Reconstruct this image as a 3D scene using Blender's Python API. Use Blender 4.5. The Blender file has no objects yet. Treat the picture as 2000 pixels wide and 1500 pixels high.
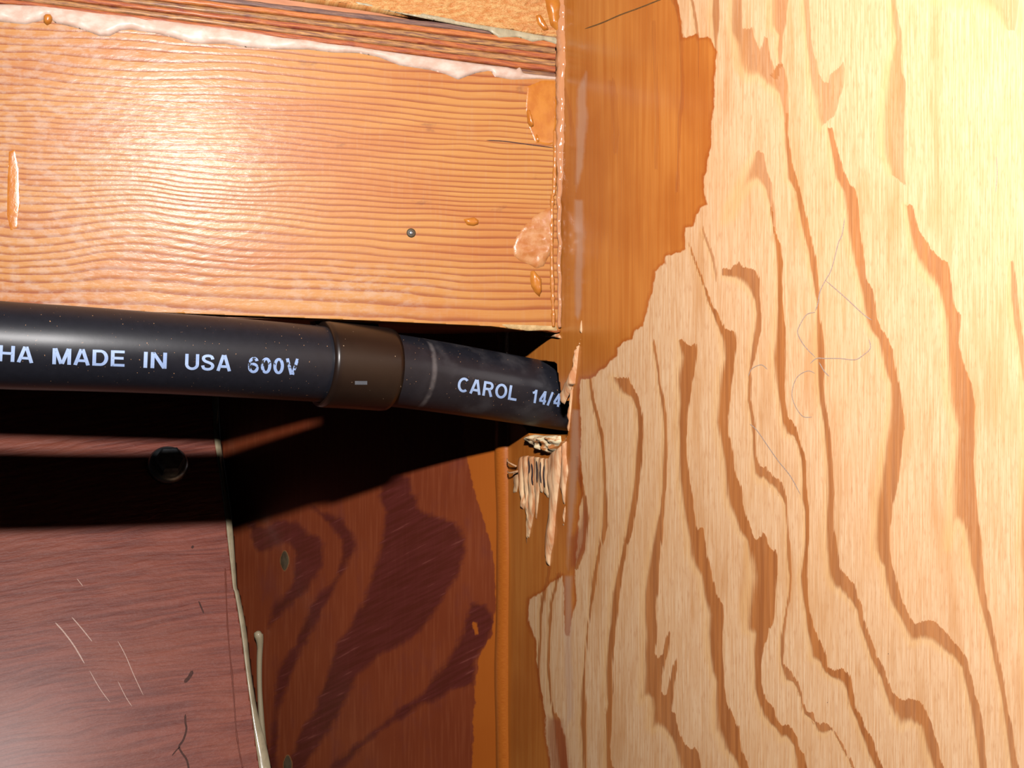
import bpy, bmesh, math, random
import numpy as np
from mathutils import Vector
from mathutils.bvhtree import BVHTree

random.seed(7); rng = np.random.default_rng(11)
SC = bpy.context.scene
COL = SC.collection

# ------------------------------------------------------------------ camera, light, exposure
F = 1900.0            # focal length of the photograph in its own 2000x1500 pixels
CX, CY = 1000.0, 750.0
LIFT = 0.30           # height of the lens above the ground of the scene, metres
MM = 0.001

cam_d = bpy.data.cameras.new('camera'); cam = bpy.data.objects.new('camera', cam_d); COL.objects.link(cam)
cam.location = (0, 0, LIFT); cam.rotation_euler = (math.pi/2, 0, 0)
cam_d.sensor_width = 36.0; cam_d.lens = 36.0*F/2000.0; cam_d.clip_start = 0.004; cam_d.clip_end = 20
SC.camera = cam
SC.cycles.diffuse_bounces = 0

FLASH_POS = Vector((0.0, -0.010, LIFT+0.070))
fl_d = bpy.data.lights.new('camera_flash', 'AREA'); fl_d.shape = 'RECTANGLE'; fl_d.size = 0.016; fl_d.size_y = 0.005
fl_d.energy = 0.62; fl_d.color = (1.0, 0.965, 0.95)
fl = bpy.data.objects.new('camera_flash', fl_d); COL.objects.link(fl)
fl.location = FLASH_POS
fl.rotation_euler = (Vector((0.004, 0.19, LIFT)) - FLASH_POS).to_track_quat('-Z', 'Y').to_euler()

world = bpy.data.worlds.new('world'); SC.world = world; world.use_nodes = True
bg = world.node_tree.nodes['Background']; bg.inputs[0].default_value = (0.9, 0.95, 1.0, 1); bg.inputs[1].default_value = 0.004

vs = SC.view_settings
SC.display_settings.display_device = 'sRGB'
vs.view_transform = 'Standard'; vs.look = 'None'; vs.exposure = 0.0; vs.gamma = 1.0; vs.use_curve_mapping = False

# ------------------------------------------------------------------ geometry helpers (millimetres in lens space: X right, D away, H up)
def W(p):
    return Vector((p[0]*MM, p[1]*MM, p[2]*MM + LIFT))
class Plane:
    """a*X + b*D + c*H = k ; normal (a,b,c) points to the open side"""
    def __init__(s, n, k):
        n = np.array(n, float); l = np.linalg.norm(n); s.n = n/l; s.k = k/l
    def at(s, px, py, off=0.0):
        px = np.asarray(px, float); py = np.asarray(py, float)
        d = np.stack([(px-CX)/F, np.ones_like(px), (CY-py)/F], -1)
        D = s.k/(d@s.n)
        return d*D[..., None] + s.n*np.asarray(off)[..., None]
    def shifted(s, off): return Plane(s.n, s.k + off)
def at_depth(px, py, D):
    return np.array([(px-CX)/F*D, D, (CY-py)/F*D])

c18, s18 = math.cos(math.radians(18)), math.sin(math.radians(18))
BEAM = Plane((s18, -c18, 0), -(c18*183.6))           # long timber, receding to the right
CORNER = np.array([9.3, 186.6])
PANEL = Plane((-.894, -.447, 0), -(.894*9.3+.447*186.6))   # raw plywood on the right
BACK = Plane((-.595, -1.0, 0), -207.0)               # red stained panel far behind
BOARD = Plane((.527, -1.0, .55), .527*(-75.6) - 249.0 + .55*(-16.0))  # red brown board lower left, leaning

def Z(cx, cy, s, *uv):
    return [(cx+uv[i]/s, cy+uv[i+1]/s) for i in range(0, len(uv), 2)]

def seg_dist(P, poly, closed):
    poly = np.asarray(poly, float); n = len(poly)
    best = np.full(len(P), 1e9)
    for i in range(n if closed else n-1):
        a = poly[i]; b = poly[(i+1) % n]; ab = b-a; L = ab@ab
        if L == 0: continue
        t = np.clip(((P-a)@ab)/L, 0, 1)
        q = P-a-t[:, None]*ab
        best = np.minimum(best, (q*q).sum(1))
    return np.sqrt(best)
def nearest_on(P, poly):
    poly = np.asarray(poly, float); n = len(poly); best = np.full(len(P), 1e9); out = P.copy()
    for i in range(n):
        a = poly[i]; b = poly[(i+1) % n]; ab = b-a; L = ab@ab
        if L == 0: continue
        t = np.clip(((P-a)@ab)/L, 0, 1); q = a+t[:, None]*ab; d = ((P-q)**2).sum(1)
        m = d < best; best[m] = d[m]; out[m] = q[m]
    return out
def inside(P, poly):
    poly = np.asarray(poly, float); r = np.zeros(len(P), bool); n = len(poly)
    for i in range(n):
        a = poly[i]; b = poly[(i+1) % n]
        if a[1] == b[1]: continue
        c = ((a[1] > P[:, 1]) != (b[1] > P[:, 1])) & (P[:, 0] < (b[0]-a[0])*(P[:, 1]-a[1])/(b[1]-a[1])+a[0])
        r ^= c
    return r
def sdf(P, poly, lim=40.0):
    poly = np.asarray(poly, float); out = np.full(len(P), -lim)
    lo = poly.min(0)-lim; hi = poly.max(0)+lim
    m = ((P >= lo) & (P <= hi)).all(1)
    if m.any():
        Q = P[m]; d = seg_dist(Q, poly, True); out[m] = np.where(inside(Q, poly), np.minimum(d, lim), -np.minimum(d, lim))
    return out
def sdf_any(P, polys, lim=40.0):
    out = np.full(len(P), -lim)
    for p in polys: out = np.maximum(out, sdf(P, p, lim))
    return out
def vnoise(P, sx, sy, seed=0):
    """smooth value noise on pixel coordinates"""
    r = np.random.default_rng(seed); G = r.random((64, 64))
    x = P[:, 0]/sx; y = P[:, 1]/sy; xi = np.floor(x).astype(int); yi = np.floor(y).astype(int)
    fx = x-xi; fy = y-yi; fx = fx*fx*(3-2*fx); fy = fy*fy*(3-2*fy)
    g = lambda i, j: G[i % 64, j % 64]
    return (g(xi, yi)*(1-fx)+g(xi+1, yi)*fx)*(1-fy)+(g(xi, yi+1)*(1-fx)+g(xi+1, yi+1)*fx)*fy

def tag(o, label=None, cat=None, group=None, kind=None):
    if label: o['label'] = label
    if cat: o['category'] = cat
    if group: o['group'] = group
    if kind: o['kind'] = kind
    elif cat: o['kind'] = 'thing'
    return o
def empty(name, p, label, cat, group=None):
    o = bpy.data.objects.new(name, None); COL.objects.link(o); o.location = W(p); o.empty_display_size = .01
    return tag(o, label, cat, group)
def link(name, me, mat, parent=None, smooth=True):
    o = bpy.data.objects.new(name, me); COL.objects.link(o)
    if mat: me.materials.append(mat)
    if smooth: me.polygons.foreach_set('use_smooth', np.ones(len(me.polygons), bool))
    if parent:
        o.parent = parent
        loc = parent.location.copy()
        pp = parent.parent
        while pp: loc += pp.location; pp = pp.parent
        o.matrix_parent_inverse.identity(); o.location = -loc
    return o
def mesh_np(name, V, faces, uv=None, attrs=None):
    """V in millimetres (lens space) -> mesh in metres; faces list or int array of quads"""
    V = np.asarray(V, float); Wv = np.empty_like(V); Wv[:] = V*MM; Wv[:, 2] += LIFT
    me = bpy.data.meshes.new(name)
    if isinstance(faces, np.ndarray):
        k = faces.shape[1]
        me.vertices.add(len(Wv)); me.vertices.foreach_set('co', Wv.ravel())
        me.loops.add(faces.size); me.loops.foreach_set('vertex_index', faces.ravel().astype(np.int32))
        me.polygons.add(len(faces)); me.polygons.foreach_set('loop_start', np.arange(0, faces.size, k, dtype=np.int32))
        me.polygons.foreach_set('loop_total', np.full(len(faces), k, np.int32))
        me.update(calc_edges=True)
    else:
        me.from_pydata(Wv.tolist(), [], faces); me.update()
    if uv is not None:
        a = me.attributes.new('surf', 'FLOAT_VECTOR', 'POINT')
        u3 = np.zeros((len(Wv), 3)); u3[:, :2] = uv; a.data.foreach_set('vector', u3.ravel())
    for k, v in (attrs or {}).items():
        v = np.asarray(v, float)
        if v.ndim == 2:
            a = me.attributes.new(k, 'FLOAT_VECTOR', 'POINT'); a.data.foreach_set('vector', v.ravel())
        else:
            a = me.attributes.new(k, 'FLOAT', 'POINT'); a.data.foreach_set('value', v)
    return me

def plate(name, plane, xs, ys, mat, parent, attrs=None, hole=None, rim=(0, 0, 0), lift=None, clip=None):
    """a fine sheet on a plane with its rim turned back along `rim` (mm); attrs(P)->dict of point attributes; clip: outline polygon to keep"""
    X, Y = np.meshgrid(xs, ys); P = np.stack([X.ravel(), Y.ravel()], 1); nx, ny = len(xs), len(ys)
    I = np.arange(nx*ny).reshape(ny, nx)
    Q = np.stack([I[:-1, :-1].ravel(), I[1:, :-1].ravel(), I[1:, 1:].ravel(), I[:-1, 1:].ravel()], 1)
    drop = np.zeros(len(P), bool)
    if hole is not None:
        drop |= inside(P, hole)
    if clip is not None:
        drop |= ~inside(P, clip)
    if drop.any():
        kill = drop[Q].all(1); edge = np.zeros(len(P), bool); edge[np.unique(Q[~kill])] = True; edge &= drop
        Q = Q[~kill]
        if hole is not None:
            e2 = edge & inside(P, hole); P[e2] = nearest_on(P[e2], hole)
        if clip is not None:
            e2 = edge & ~inside(P, clip); P[e2] = nearest_on(P[e2], clip)
        used = np.unique(Q); re = np.full(len(P), -1); re[used] = np.arange(len(used)); Q = re[Q]; P = P[used]
    A = attrs(P) if attrs else {}
    V = plane.at(P[:, 0], P[:, 1], lift(P) if lift else np.zeros(len(P)))
    # turn winding so that normals face the open side
    a, b, c = V[Q[0, 0]], V[Q[0, 1]], V[Q[0, 2]]
    if np.dot(np.cross(b-a, c-a), plane.n) < 0: Q = Q[:, ::-1]
    # rim
    E = np.concatenate([Q[:, [0, 1]], Q[:, [1, 2]], Q[:, [2, 3]], Q[:, [3, 0]]]); key = np.sort(E, 1)
    _, idx, cnt = np.unique(key[:, 0].astype(np.int64)*len(P)+key[:, 1], return_index=True, return_counts=True)
    B = E[idx[cnt == 1]]; bv = np.unique(B); re = np.full(len(P), -1); re[bv] = np.arange(len(bv))+len(V)
    V2 = V[bv]+np.array(rim)
    R = np.stack([B[:, 1], B[:, 0], re[B[:, 0]], re[B[:, 1]]], 1)
    V = np.concatenate([V, V2]); P2 = np.concatenate([P, P[bv]]); Q = np.concatenate([Q, R])
    A = {k: np.concatenate([v, v[bv]]) for k, v in A.items()}
    me = mesh_np(name, V, Q, P2/1000.0, A)
    return link(name, me, mat, parent)

def blob(name, plane, poly, thick, w, mat, parent=None, step=3.0, rough=0.0, seed=1, base=-0.04, rs=9.0, tilt=None, stretch=1.0):
    """a raised lump / thin coat / chip lying on a plane, outline in photo pixels"""
    poly = np.asarray(poly, float); lo = poly.min(0)-step; hi = poly.max(0)+step
    xs = np.arange(lo[0], hi[0]+step, step); ys = np.arange(lo[1], hi[1]+step, step)
    X, Y = np.meshgrid(xs, ys); P = np.stack([X.ravel(), Y.ravel()], 1); nx, ny = len(xs), len(ys)
    I = np.arange(nx*ny).reshape(ny, nx)
    Q = np.stack([I[:-1, :-1].ravel(), I[1:, :-1].ravel(), I[1:, 1:].ravel(), I[:-1, 1:].ravel()], 1)
    ins = inside(P, poly); Q = Q[ins[Q].any(1)]
    used = np.unique(Q); out = used[~ins[used]]
    P[out] = nearest_on(P[out], poly)
    d = np.where(ins, seg_dist(P, poly, True), 0)
    re = np.full(len(P), -1); re[used] = np.arange(len(used)); Q = re[Q]; P = P[used]; d = d[used]
    x = np.clip(d/w, 0, 1); h = thick*np.sqrt(1-(1-x)**2)
    if rough: h = h*(1+rough*(vnoise(P, rs, rs*stretch, seed)*2-1)*1.0)+ (d > 0)*rough*thick*.3*(vnoise(P, rs*.4, rs*.4*stretch, seed+5)-.5)
    if tilt is not None: h = h*tilt(P)
    V = plane.at(P[:, 0], P[:, 1], h+base)
    a, b, c = V[Q[0, 0]], V[Q[0, 1]], V[Q[0, 2]]
    if np.dot(np.cross(b-a, c-a), plane.n) < 0: Q = Q[:, ::-1]
    me = mesh_np(name, V, Q, P/1000.0, {'depth': d})
    return link(name, me, mat, parent)

def catmull(pts, n):
    pts = np.asarray(pts, float); m = len(pts); T = np.linspace(0, m-1, n); out = []
    for t in T:
        i = min(int(t), m-2); f = t-i
        p0 = pts[max(i-1, 0)]; p1 = pts[i]; p2 = pts[i+1]; p3 = pts[min(i+2, m-1)]
        out.append(.5*((2*p1)+(-p0+p2)*f+(2*p0-5*p1+4*p2-p3)*f*f+(-p0+3*p1-3*p2+p3)*f**3))
    return np.array(out)
def tube_mesh(name, C, R, seg=32, caps=True, bump=0.0, seed=3, flat=None):
    C = np.asarray(C, float); R = np.asarray(R, float)*np.ones(len(C)); n = len(C)
    T = np.gradient(C, axis=0); T /= np.linalg.norm(T, axis=1)[:, None]
    S = np.concatenate([[0], np.cumsum(np.linalg.norm(np.diff(C, axis=0), axis=1))])
    up = np.array([0, 0, 1.0]) if abs(T[:, 2]).mean() < .8 else np.array([0, 1.0, 0])
    r = np.random.default_rng(seed); V = []; UV = []
    for i in range(n):
        a = np.cross(T[i], up); a /= np.linalg.norm(a); b = np.cross(a, T[i])
        for k in range(seg):
            th = 2*math.pi*k/seg
            rr = R[i]*(1+bump*(r.random()-.5))
            V.append(C[i]+rr*(math.cos(th)*a+math.sin(th)*b)); UV.append((S[i], k/seg))
    Q = []
    for i in range(n-1):
        for k in range(seg):
            k2 = (k+1) % seg; Q.append((i*seg+k, (i+1)*seg+k, (i+1)*seg+k2, i*seg+k2))
    if caps:
        Q.append(tuple(range(seg))); Q.append(tuple((n-1)*seg+k for k in range(seg-1, -1, -1)))
    return mesh_np(name, V, Q, np.array(UV))
def ribbon(name, plane, pts, width, mat, parent, off=0.03, taper=True):
    pts = catmull(pts, max(8, len(pts)*5)); n = len(pts)
    T = np.gradient(pts, axis=0); T /= np.linalg.norm(T, axis=1)[:, None]; N = np.stack([-T[:, 1], T[:, 0]], 1)
    w = width*.5*np.ones(n)
    if taper: w *= np.clip(np.minimum(np.arange(n), np.arange(n)[::-1])/3.0+.25, 0, 1)
    A = pts+N*w[:, None]; B = pts-N*w[:, None]
    P = np.concatenate([A, B]); V = plane.at(P[:, 0], P[:, 1], np.full(len(P), off))
    Q = [(i, i+1, n+i+1, n+i) for i in range(n-1)]
    a, b, c = V[Q[0][0]], V[Q[0][1]], V[Q[0][2]]
    if np.dot(np.cross(b-a, c-a), plane.n) < 0: Q = [q[::-1] for q in Q]
    return link(name, mesh_np(name, V, Q, P/1000.0), mat, parent)
def prism(name, foot, h0, h1, mat, parent=None):
    """vertical prism from a footprint of (X, D) points between heights h0, h1 (functions of X or numbers)"""
    f = lambda h, p: h(p[0]) if callable(h) else h
    n = len(foot); V = [(p[0], p[1], f(h0, p)) for p in foot]+[(p[0], p[1], f(h1, p)) for p in foot]
    fs = [tuple(range(n-1, -1, -1)), tuple(range(n, 2*n))]+[(i, (i+1) % n, n+(i+1) % n, n+i) for i in range(n)]
    me = mesh_np(name, V, fs)
    bm = bmesh.new(); bm.from_mesh(me); bmesh.ops.recalc_face_normals(bm, faces=bm.faces); bm.to_mesh(me); bm.free()
    return link(name, me, mat, parent, smooth=False)

# ------------------------------------------------------------------ node helper
class NT:
    def __init__(s, name):
        s.m = bpy.data.materials.new(name); s.m.use_nodes = True; s.t = s.m.node_tree
        s.b = s.t.nodes['Principled BSDF']
    def node(s, typ, **kw):
        n = s.t.nodes.new(typ)
        for k, v in kw.items(): setattr(n, k, v)
        return n
    def put(s, sock, v):
        if isinstance(v, bpy.types.NodeSocket): s.t.links.new(v, sock)
        elif v is not None:
            if isinstance(v, tuple) and len(v) == 3 and sock.type == 'RGBA': v = v+(1,)
            sock.default_value = v
    def attr(s, name, vec=False):
        n = s.node('ShaderNodeAttribute'); n.attribute_name = name
        return n.outputs['Vector'] if vec else n.outputs['Fac']
    def sep(s, v):
        n = s.node('ShaderNodeSeparateXYZ'); s.put(n.inputs[0], v); return n.outputs
    def comb(s, x, y, z=0.0):
        n = s.node('ShaderNodeCombineXYZ'); s.put(n.inputs[0], x); s.put(n.inputs[1], y); s.put(n.inputs[2], z); return n.outputs[0]
    def math(s, op, a, b=None, c=None, clamp=False):
        n = s.node('ShaderNodeMath', operation=op); n.use_clamp = clamp
        s.put(n.inputs[0], a)
        if b is not None: s.put(n.inputs[1], b)
        if c is not None: s.put(n.inputs[2], c)
        return n.outputs[0]
    def add(s, a, b): return s.math('ADD', a, b)
    def sub(s, a, b): return s.math('SUBTRACT', a, b)
    def mul(s, a, b): return s.math('MULTIPLY', a, b)
    def step(s, v, a, b, lo=0.0, hi=1.0):
        n = s.node('ShaderNodeMapRange'); n.interpolation_type = 'SMOOTHSTEP' if a < b else 'SMOOTHSTEP'
        s.put(n.inputs[0], v); n.inputs[1].default_value = a; n.inputs[2].default_value = b; n.inputs[3].default_value = lo; n.inputs[4].default_value = hi
        return n.outputs[0]
    def noise(s, v, scale=1.0, detail=2.0, rough=.5, dist=0.0):
        n = s.node('ShaderNodeTexNoise'); s.put(n.inputs['Vector'], v); n.inputs['Scale'].default_value = scale
        n.inputs['Detail'].default_value = detail; n.inputs['Roughness'].default_value = rough; n.inputs['Distortion'].default_value = dist
        return n.outputs['Fac']
    def scale(s, v, x, y, z=1.0, rot=0.0):
        n = s.node('ShaderNodeMapping'); s.put(n.inputs[0], v); n.inputs['Scale'].default_value = (x, y, z); n.inputs['Rotation'].default_value = (0, 0, rot)
        return n.outputs[0]
    def mix(s, f, a, b):
        n = s.node('ShaderNodeMix', data_type='RGBA'); s.put(n.inputs[0], f); s.put(n.inputs[6], a); s.put(n.inputs[7], b); return n.outputs[2]
    def mult(s, f, a, b):
        n = s.node('ShaderNodeMix', data_type='RGBA', blend_type='MULTIPLY'); s.put(n.inputs[0], f); s.put(n.inputs[6], a); s.put(n.inputs[7], b); return n.outputs[2]
    def bump(s, h, strength=.3, dist=0.0003):
        n = s.node('ShaderNodeBump'); n.inputs['Strength'].default_value = strength; n.inputs['Distance'].default_value = dist; s.put(n.inputs['Height'], h)
        return n.outputs[0]
    def out(s, col=None, rough=None, normal=None, coat=None, coat_rough=None, spec=None, metal=None, alpha=None, coat_normal=None, trans=None):
        b = s.b
        for k, v in (('Base Color', col), ('Roughness', rough), ('Normal', normal), ('Coat Weight', coat), ('Coat Roughness', coat_rough),
                     ('Specular IOR Level', spec), ('Metallic', metal), ('Alpha', alpha), ('Coat Normal', coat_normal), ('Transmission Weight', trans)):
            if v is not None: s.put(b.inputs[k], v)
        return s.m

def rgb(r, g, b):
    f = lambda c: (c/255/12.92 if c/255 <= .04045 else ((c/255+.055)/1.055)**2.4)
    return (f(r), f(g), f(b))

# ---- raw and varnished plywood
def mat_plywood():
    n = NT('fir_plywood'); uv = n.attr('surf', True)
    fib = n.noise(n.scale(uv, 330, 9), 1, 3, .6)
    fib2 = n.noise(n.scale(uv, 120, 3), 1, 2)
    blot = n.noise(n.scale(uv, 9, 4), 1, 3)
    fleck = n.noise(n.scale(uv, 260, 40), 1, 2)
    L = n.sep(n.attr('late', True))
    A = n.add(L[0], n.add(n.mul(n.sub(fib, .5), 13.0), n.mul(n.sub(fib2, .5), 6.0)))
    core = n.mul(n.mul(n.step(A, -.9, .9), n.step(n.add(L[1], n.mul(n.sub(fib, .5), .55)), .02, .34)), L[2])
    halo = n.mul(n.step(L[0], -16, 0), n.step(L[1], .55, .05))
    early = n.mix(n.step(fib, .3, .7), rgb(221, 168, 119), rgb(237, 195, 152))
    early = n.mix(n.mul(n.step(fleck, .5, .75), .5), early, rgb(204, 146, 100))
    smud = n.noise(n.scale(uv, 26, 3.2), 1, 3)
    early = n.mix(n.mul(n.step(smud, .5, .72), .55), early, rgb(204, 142, 86))
    early = n.mix(n.mul(n.step(blot, .45, .75), .35), early, rgb(226, 170, 116))
    early = n.mix(n.mul(halo, .30), early, rgb(240, 186, 116))
    late = n.mix(n.step(fib2, .3, .7), rgb(158, 88, 38), rgb(188, 114, 56))
    late = n.mix(n.mul(n.step(fib, .62, .75), .6), late, rgb(216, 146, 88))
    raw = n.mix(n.mul(core, .93), early, late)
    # varnish
    s_ = n.add(n.attr('stain'), n.add(n.mul(n.sub(n.noise(n.scale(uv, 130, 55), 1, 3), .5), 9.0), n.mul(n.sub(fib, .5), 3)))
    st = n.step(s_, -1.5, 1.5)
    deep = n.step(n.attr('stain'), 2, 35)
    v_e = n.mix(n.step(fib2, .25, .75), rgb(194, 110, 40), rgb(212, 132, 58))
    v_e = n.mix(n.mul(n.step(blot, .4, .7), .6), v_e, rgb(174, 90, 28))
    v_l = n.mix(n.step(fib, .3, .7), rgb(156, 74, 26), rgb(180, 96, 38))
    vc = n.mix(n.mul(core, .6), v_e, v_l)
    vc = n.mix(n.mul(n.step(fib, .68, .8), .35), vc, rgb(236, 160, 74))
    vc = n.mix(n.step(s_, 9, 1), vc, n.mult(.5, vc, rgb(215, 160, 120)))
    col = n.mix(st, raw, vc)
    mk = n.attr('milk_sheen'); mkn = n.noise(n.scale(uv, 60, 14), 1, 3)
    col = n.mix(n.mul(n.step(n.add(mk, n.mul(n.sub(mkn, .5), 10)), -3, 5), .50), col, rgb(205, 165, 140))  # cloudy varnish whitening plus the fillet's sheen, painted into the colour
    rd = n.attr('red'); col = n.mix(n.mul(n.step(n.add(rd, n.mul(n.sub(mkn, .5), 12)), -4, 10), .6), col, rgb(150, 66, 40))
    ht = n.add(n.mul(fib, .6), n.mul(core, .5))
    bp = n.bump(ht, .25, .00025)
    return n.out(col, n.mix(st, (.62,)*3, (.30,)*3), bp, n.mul(st, .5), .18, n.mix(st, (.25,)*3, (.5,)*3))

def mat_beam():
    n = NT('varnished_beam'); uv = n.attr('surf', True)
    wob = n.noise(n.scale(uv, 7, 30), 1, 3); fine = n.noise(n.scale(uv, 12, 260), 1, 3)
    cross = n.noise(n.scale(uv, 160, 10), 1, 2)
    blot = n.noise(n.scale(uv, 5, 9), 1, 3)
    ring = n.add(n.attr('ring'), n.add(n.mul(n.sub(wob, .5), .22), n.mul(n.sub(fine, .5), .16)))
    fr = n.math('FRACT', ring)
    line = n.mul(n.step(fr, .52, .92), n.step(fr, 1.0, .95))
    wide = n.step(fr, .1, .9)
    base = n.mix(blot, rgb(228, 160, 84), rgb(220, 144, 68))
    base = n.mix(n.mul(n.step(n.noise(n.scale(uv, 2.2, 11), 1, 2), .45, .62), .5), base, rgb(208, 116, 54))
    base = n.mix(n.mul(n.step(fine, .45, .75), .35), base, rgb(234, 172, 100))
    base = n.mix(n.mul(n.step(cross, .5, .72), .22), base, rgb(222, 166, 116))
    str_ = n.add(.45, n.mul(n.noise(n.scale(uv, 6, 14), 1, 2), .6))
    col = n.mix(n.mul(wide, .14), base, rgb(196, 102, 46))
    col = n.mix(n.mul(line, str_), col, rgb(164, 76, 34))
    sm = n.noise(n.scale(uv, 14, 26), 1, 4, .6)
    col = n.mix(n.mul(n.step(sm, .64, .74), .35), col, rgb(120, 66, 50))
    film_sheen = n.attr('film_sheen'); fn = n.noise(n.scale(uv, 30, 60), 1, 4, .65)
    col = n.mix(n.mul(n.mul(film_sheen, n.step(fn, .42, .66)), .45), col, rgb(236, 208, 190))  # pale dusty film and the varnish's glossy sheen, both painted as colour
    ht = n.add(n.mul(line, -.6), n.add(n.mul(fine, .5), n.mul(n.noise(n.scale(uv, 45, 60), 1, 3), .7)))
    bp = n.bump(ht, .20, .00025)
    col = n.mult(1.0, col, (.76, .75, .74))
    return n.out(col, n.add(.45, n.mul(fn, .2)), bp, .22, .26, .35, coat_normal=n.bump(n.add(n.mul(line, -.5), n.noise(n.scale(uv, 40, 90), 1, 3)), .30, .00025))

def mat_back():
    n = NT('red_stained_plywood'); uv = n.attr('surf', True)
    fib = n.noise(n.scale(uv, 200, 8), 1, 3); big = n.noise(n.scale(uv, 8, 6), 1, 3)
    x = n.sep(uv); diag = n.noise(n.comb(n.sub(n.mul(x[0], 12), n.mul(x[1], 6)), n.add(n.mul(x[0], 60), n.mul(x[1], 120)), 0), 1, 3)
    mid = n.noise(n.scale(uv, 22, 9), 1, 4, .6)
    A = n.add(n.attr('late'), n.add(n.mul(n.sub(mid, .5), 34), n.mul(n.sub(diag, .5), 14)))
    core = n.step(A, -6, 8)
    e = n.mix(big, rgb(112, 46, 26), rgb(144, 70, 38))
    e = n.mix(n.mul(n.step(fib, .45, .7), .3), e, rgb(160, 88, 56))
    l = n.mix(n.step(diag, .35, .65), rgb(78, 30, 24), rgb(92, 38, 36))
    l = n.mix(n.mul(n.step(diag, .63, .70), .5), l, rgb(140, 80, 70))
    e = n.mix(n.mul(n.step(mid, .5, .75), .45), e, rgb(112, 54, 48))
    col = n.mix(n.mul(core, .85), e, l)
    s_ = n.add(n.attr('stain'), n.mul(n.sub(n.noise(n.scale(uv, 90, 60), 1, 3), .5), 12))
    st = n.step(s_, -2, 2)
    col = n.mix(st, col, n.mix(big, rgb(168, 84, 26), rgb(184, 100, 34)))
    return n.out(col, .38, n.bump(n.add(fib, n.mul(diag, .5)), .12, .0002), .25, .2)

def mat_board():
    n = NT('red_brown_board'); uv = n.attr('surf', True)
    wv = n.noise(n.scale(uv, 3, 6), 1, 2)
    x = n.sep(uv)
    g = n.noise(n.comb(n.mul(x[0], 5), n.add(n.mul(x[1], 120), n.add(n.mul(x[0], 18), n.mul(wv, 7))), 0), 1, 3, .55)
    f = n.noise(n.scale(uv, 220, 160), 1, 3)
    col = n.mix(n.step(g, .35, .65), rgb(122, 56, 42), rgb(154, 80, 62))
    col = n.mix(n.mul(n.step(n.noise(n.scale(uv, 4, 9), 1, 3), .4, .7), .5), col, rgb(160, 84, 58))
    col = n.mix(n.mul(n.step(f, .6, .75), .25), col, rgb(170, 104, 90))
    h = n.add(n.mul(g, .6), n.mul(n.noise(n.comb(n.mul(x[0], 22), n.add(n.mul(x[1], 75), n.mul(x[0], 14)), 0), 1, 4, .6), 1.3))
    return n.out(col, n.add(.50, n.mul(f, .15)), n.bump(h, .45, .0006), .22, .30)

def mat_simple(name, c1, c2, sc=(40, 40), rough=.5, bump=.3, coat=0.0, cr=.1, bd=.0003, metal=0.0, spec=.5, lo=.35, hi=.65):
    n = NT(name); uv = n.attr('surf', True); k = n.noise(n.scale(uv, *sc), 1, 4, .6)
    return n.out(n.mix(n.step(k, lo, hi), rgb(*c1), rgb(*c2)), rough, n.bump(k, bump, bd), coat, cr, spec, metal)
def mat_obj(name, c1, c2, scale=(300, 300, 300), rough=.5, bump=.3, coat=0.0, bd=.0003, metal=0.0, spec=.5):
    n = NT(name); tc = n.node('ShaderNodeTexCoord').outputs['Object']; k = n.noise(n.scale(tc, *scale), 1, 4, .6)
    return n.out(n.mix(n.step(k, .35, .65), rgb(*c1), rgb(*c2)), rough, n.bump(k, bump, bd), coat, .15, spec, metal)

def mat_cable():
    n = NT('black_rubber_jacket'); uv = n.attr('surf', True); tc = n.node('ShaderNodeTexCoord').outputs['Object']
    k = n.noise(tc, 900, 3); spk = n.noise(tc, 3300, 1); big = n.noise(tc, 90, 3)
    x = n.sep(uv)
    d = n.math('ABSOLUTE', n.sub(x[0], n.add(SCUFF, n.mul(n.sub(big, .5), .6))))
    scuff = n.mul(n.step(d, .8, .1), n.step(n.noise(tc, 400, 3), .25, .6))
    haze = n.mul(n.step(x[0], SCUFF-4, SCUFF+2), n.step(n.noise(tc, 160, 4), .45, .7))
    col = n.mix(k, rgb(24, 24, 30), rgb(34, 34, 41))
    col = n.mix(n.mul(haze, .22), col, rgb(105, 98, 98))
    col = n.mix(n.mul(scuff, .40), col, rgb(135, 125, 122))
    col = n.mix(n.step(spk, .765, .79), col, rgb(190, 140, 100))
    return n.out(col, n.add(.40, n.mul(haze, .2)), n.bump(k, .06, .0001), None, None, .42)
SCUFF = 0.0

M = {}
M['beam'] = mat_beam(); M['ply'] = mat_plywood(); M['back'] = mat_back(); M['board'] = mat_board()
M['amber'] = mat_simple('amber_varnish_run', (192, 110, 38), (206, 128, 50), (40, 25), .3, .3, .6, .12, .0004)
M['bead'] = mat_simple('grainy_varnish', (212, 136, 84), (228, 160, 114), (120, 70), .3, .45, .5, .14, .0005)
M['fillet'] = mat_simple('thick_varnish_fillet', (172, 88, 26), (192, 108, 38), (20, 12), .3, .12, .6, .15, .0003)
M['cloud'] = mat_simple('cloudy_varnish', (190, 116, 62), (204, 142, 92), (60, 60), .3, .3, .5, .12, .0004)
M['sealant'] = mat_simple('pale_sealant', (206, 168, 146), (222, 192, 174), (30, 50), .55, .2, .12, .25, .0003)
M['grey_sealant'] = mat_simple('grey_green_sealant', (168, 152, 122), (194, 176, 142), (60, 25), .35, .3, .5, .15, .0003)
M['splinter'] = mat_simple('broken_wood', (206, 138, 92), (236, 192, 148), (230, 12), .7, .5, 0, .1, .0004, spec=.2)
M['crumb'] = mat_simple('torn_end_grain', (190, 120, 66), (244, 222, 180), (90, 90), .75, .6, 0, .1, .0006, spec=.2, lo=.4, hi=.55)
M['frayed'] = mat_simple('frayed_wood', (190, 122, 76), (238, 198, 152), (240, 14), .7, .5, 0, .1, .0004, spec=.2)
M['chip'] = mat_simple('chipped_arris', (186, 150, 100), (214, 176, 122), (90, 90), .7, .4)
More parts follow.
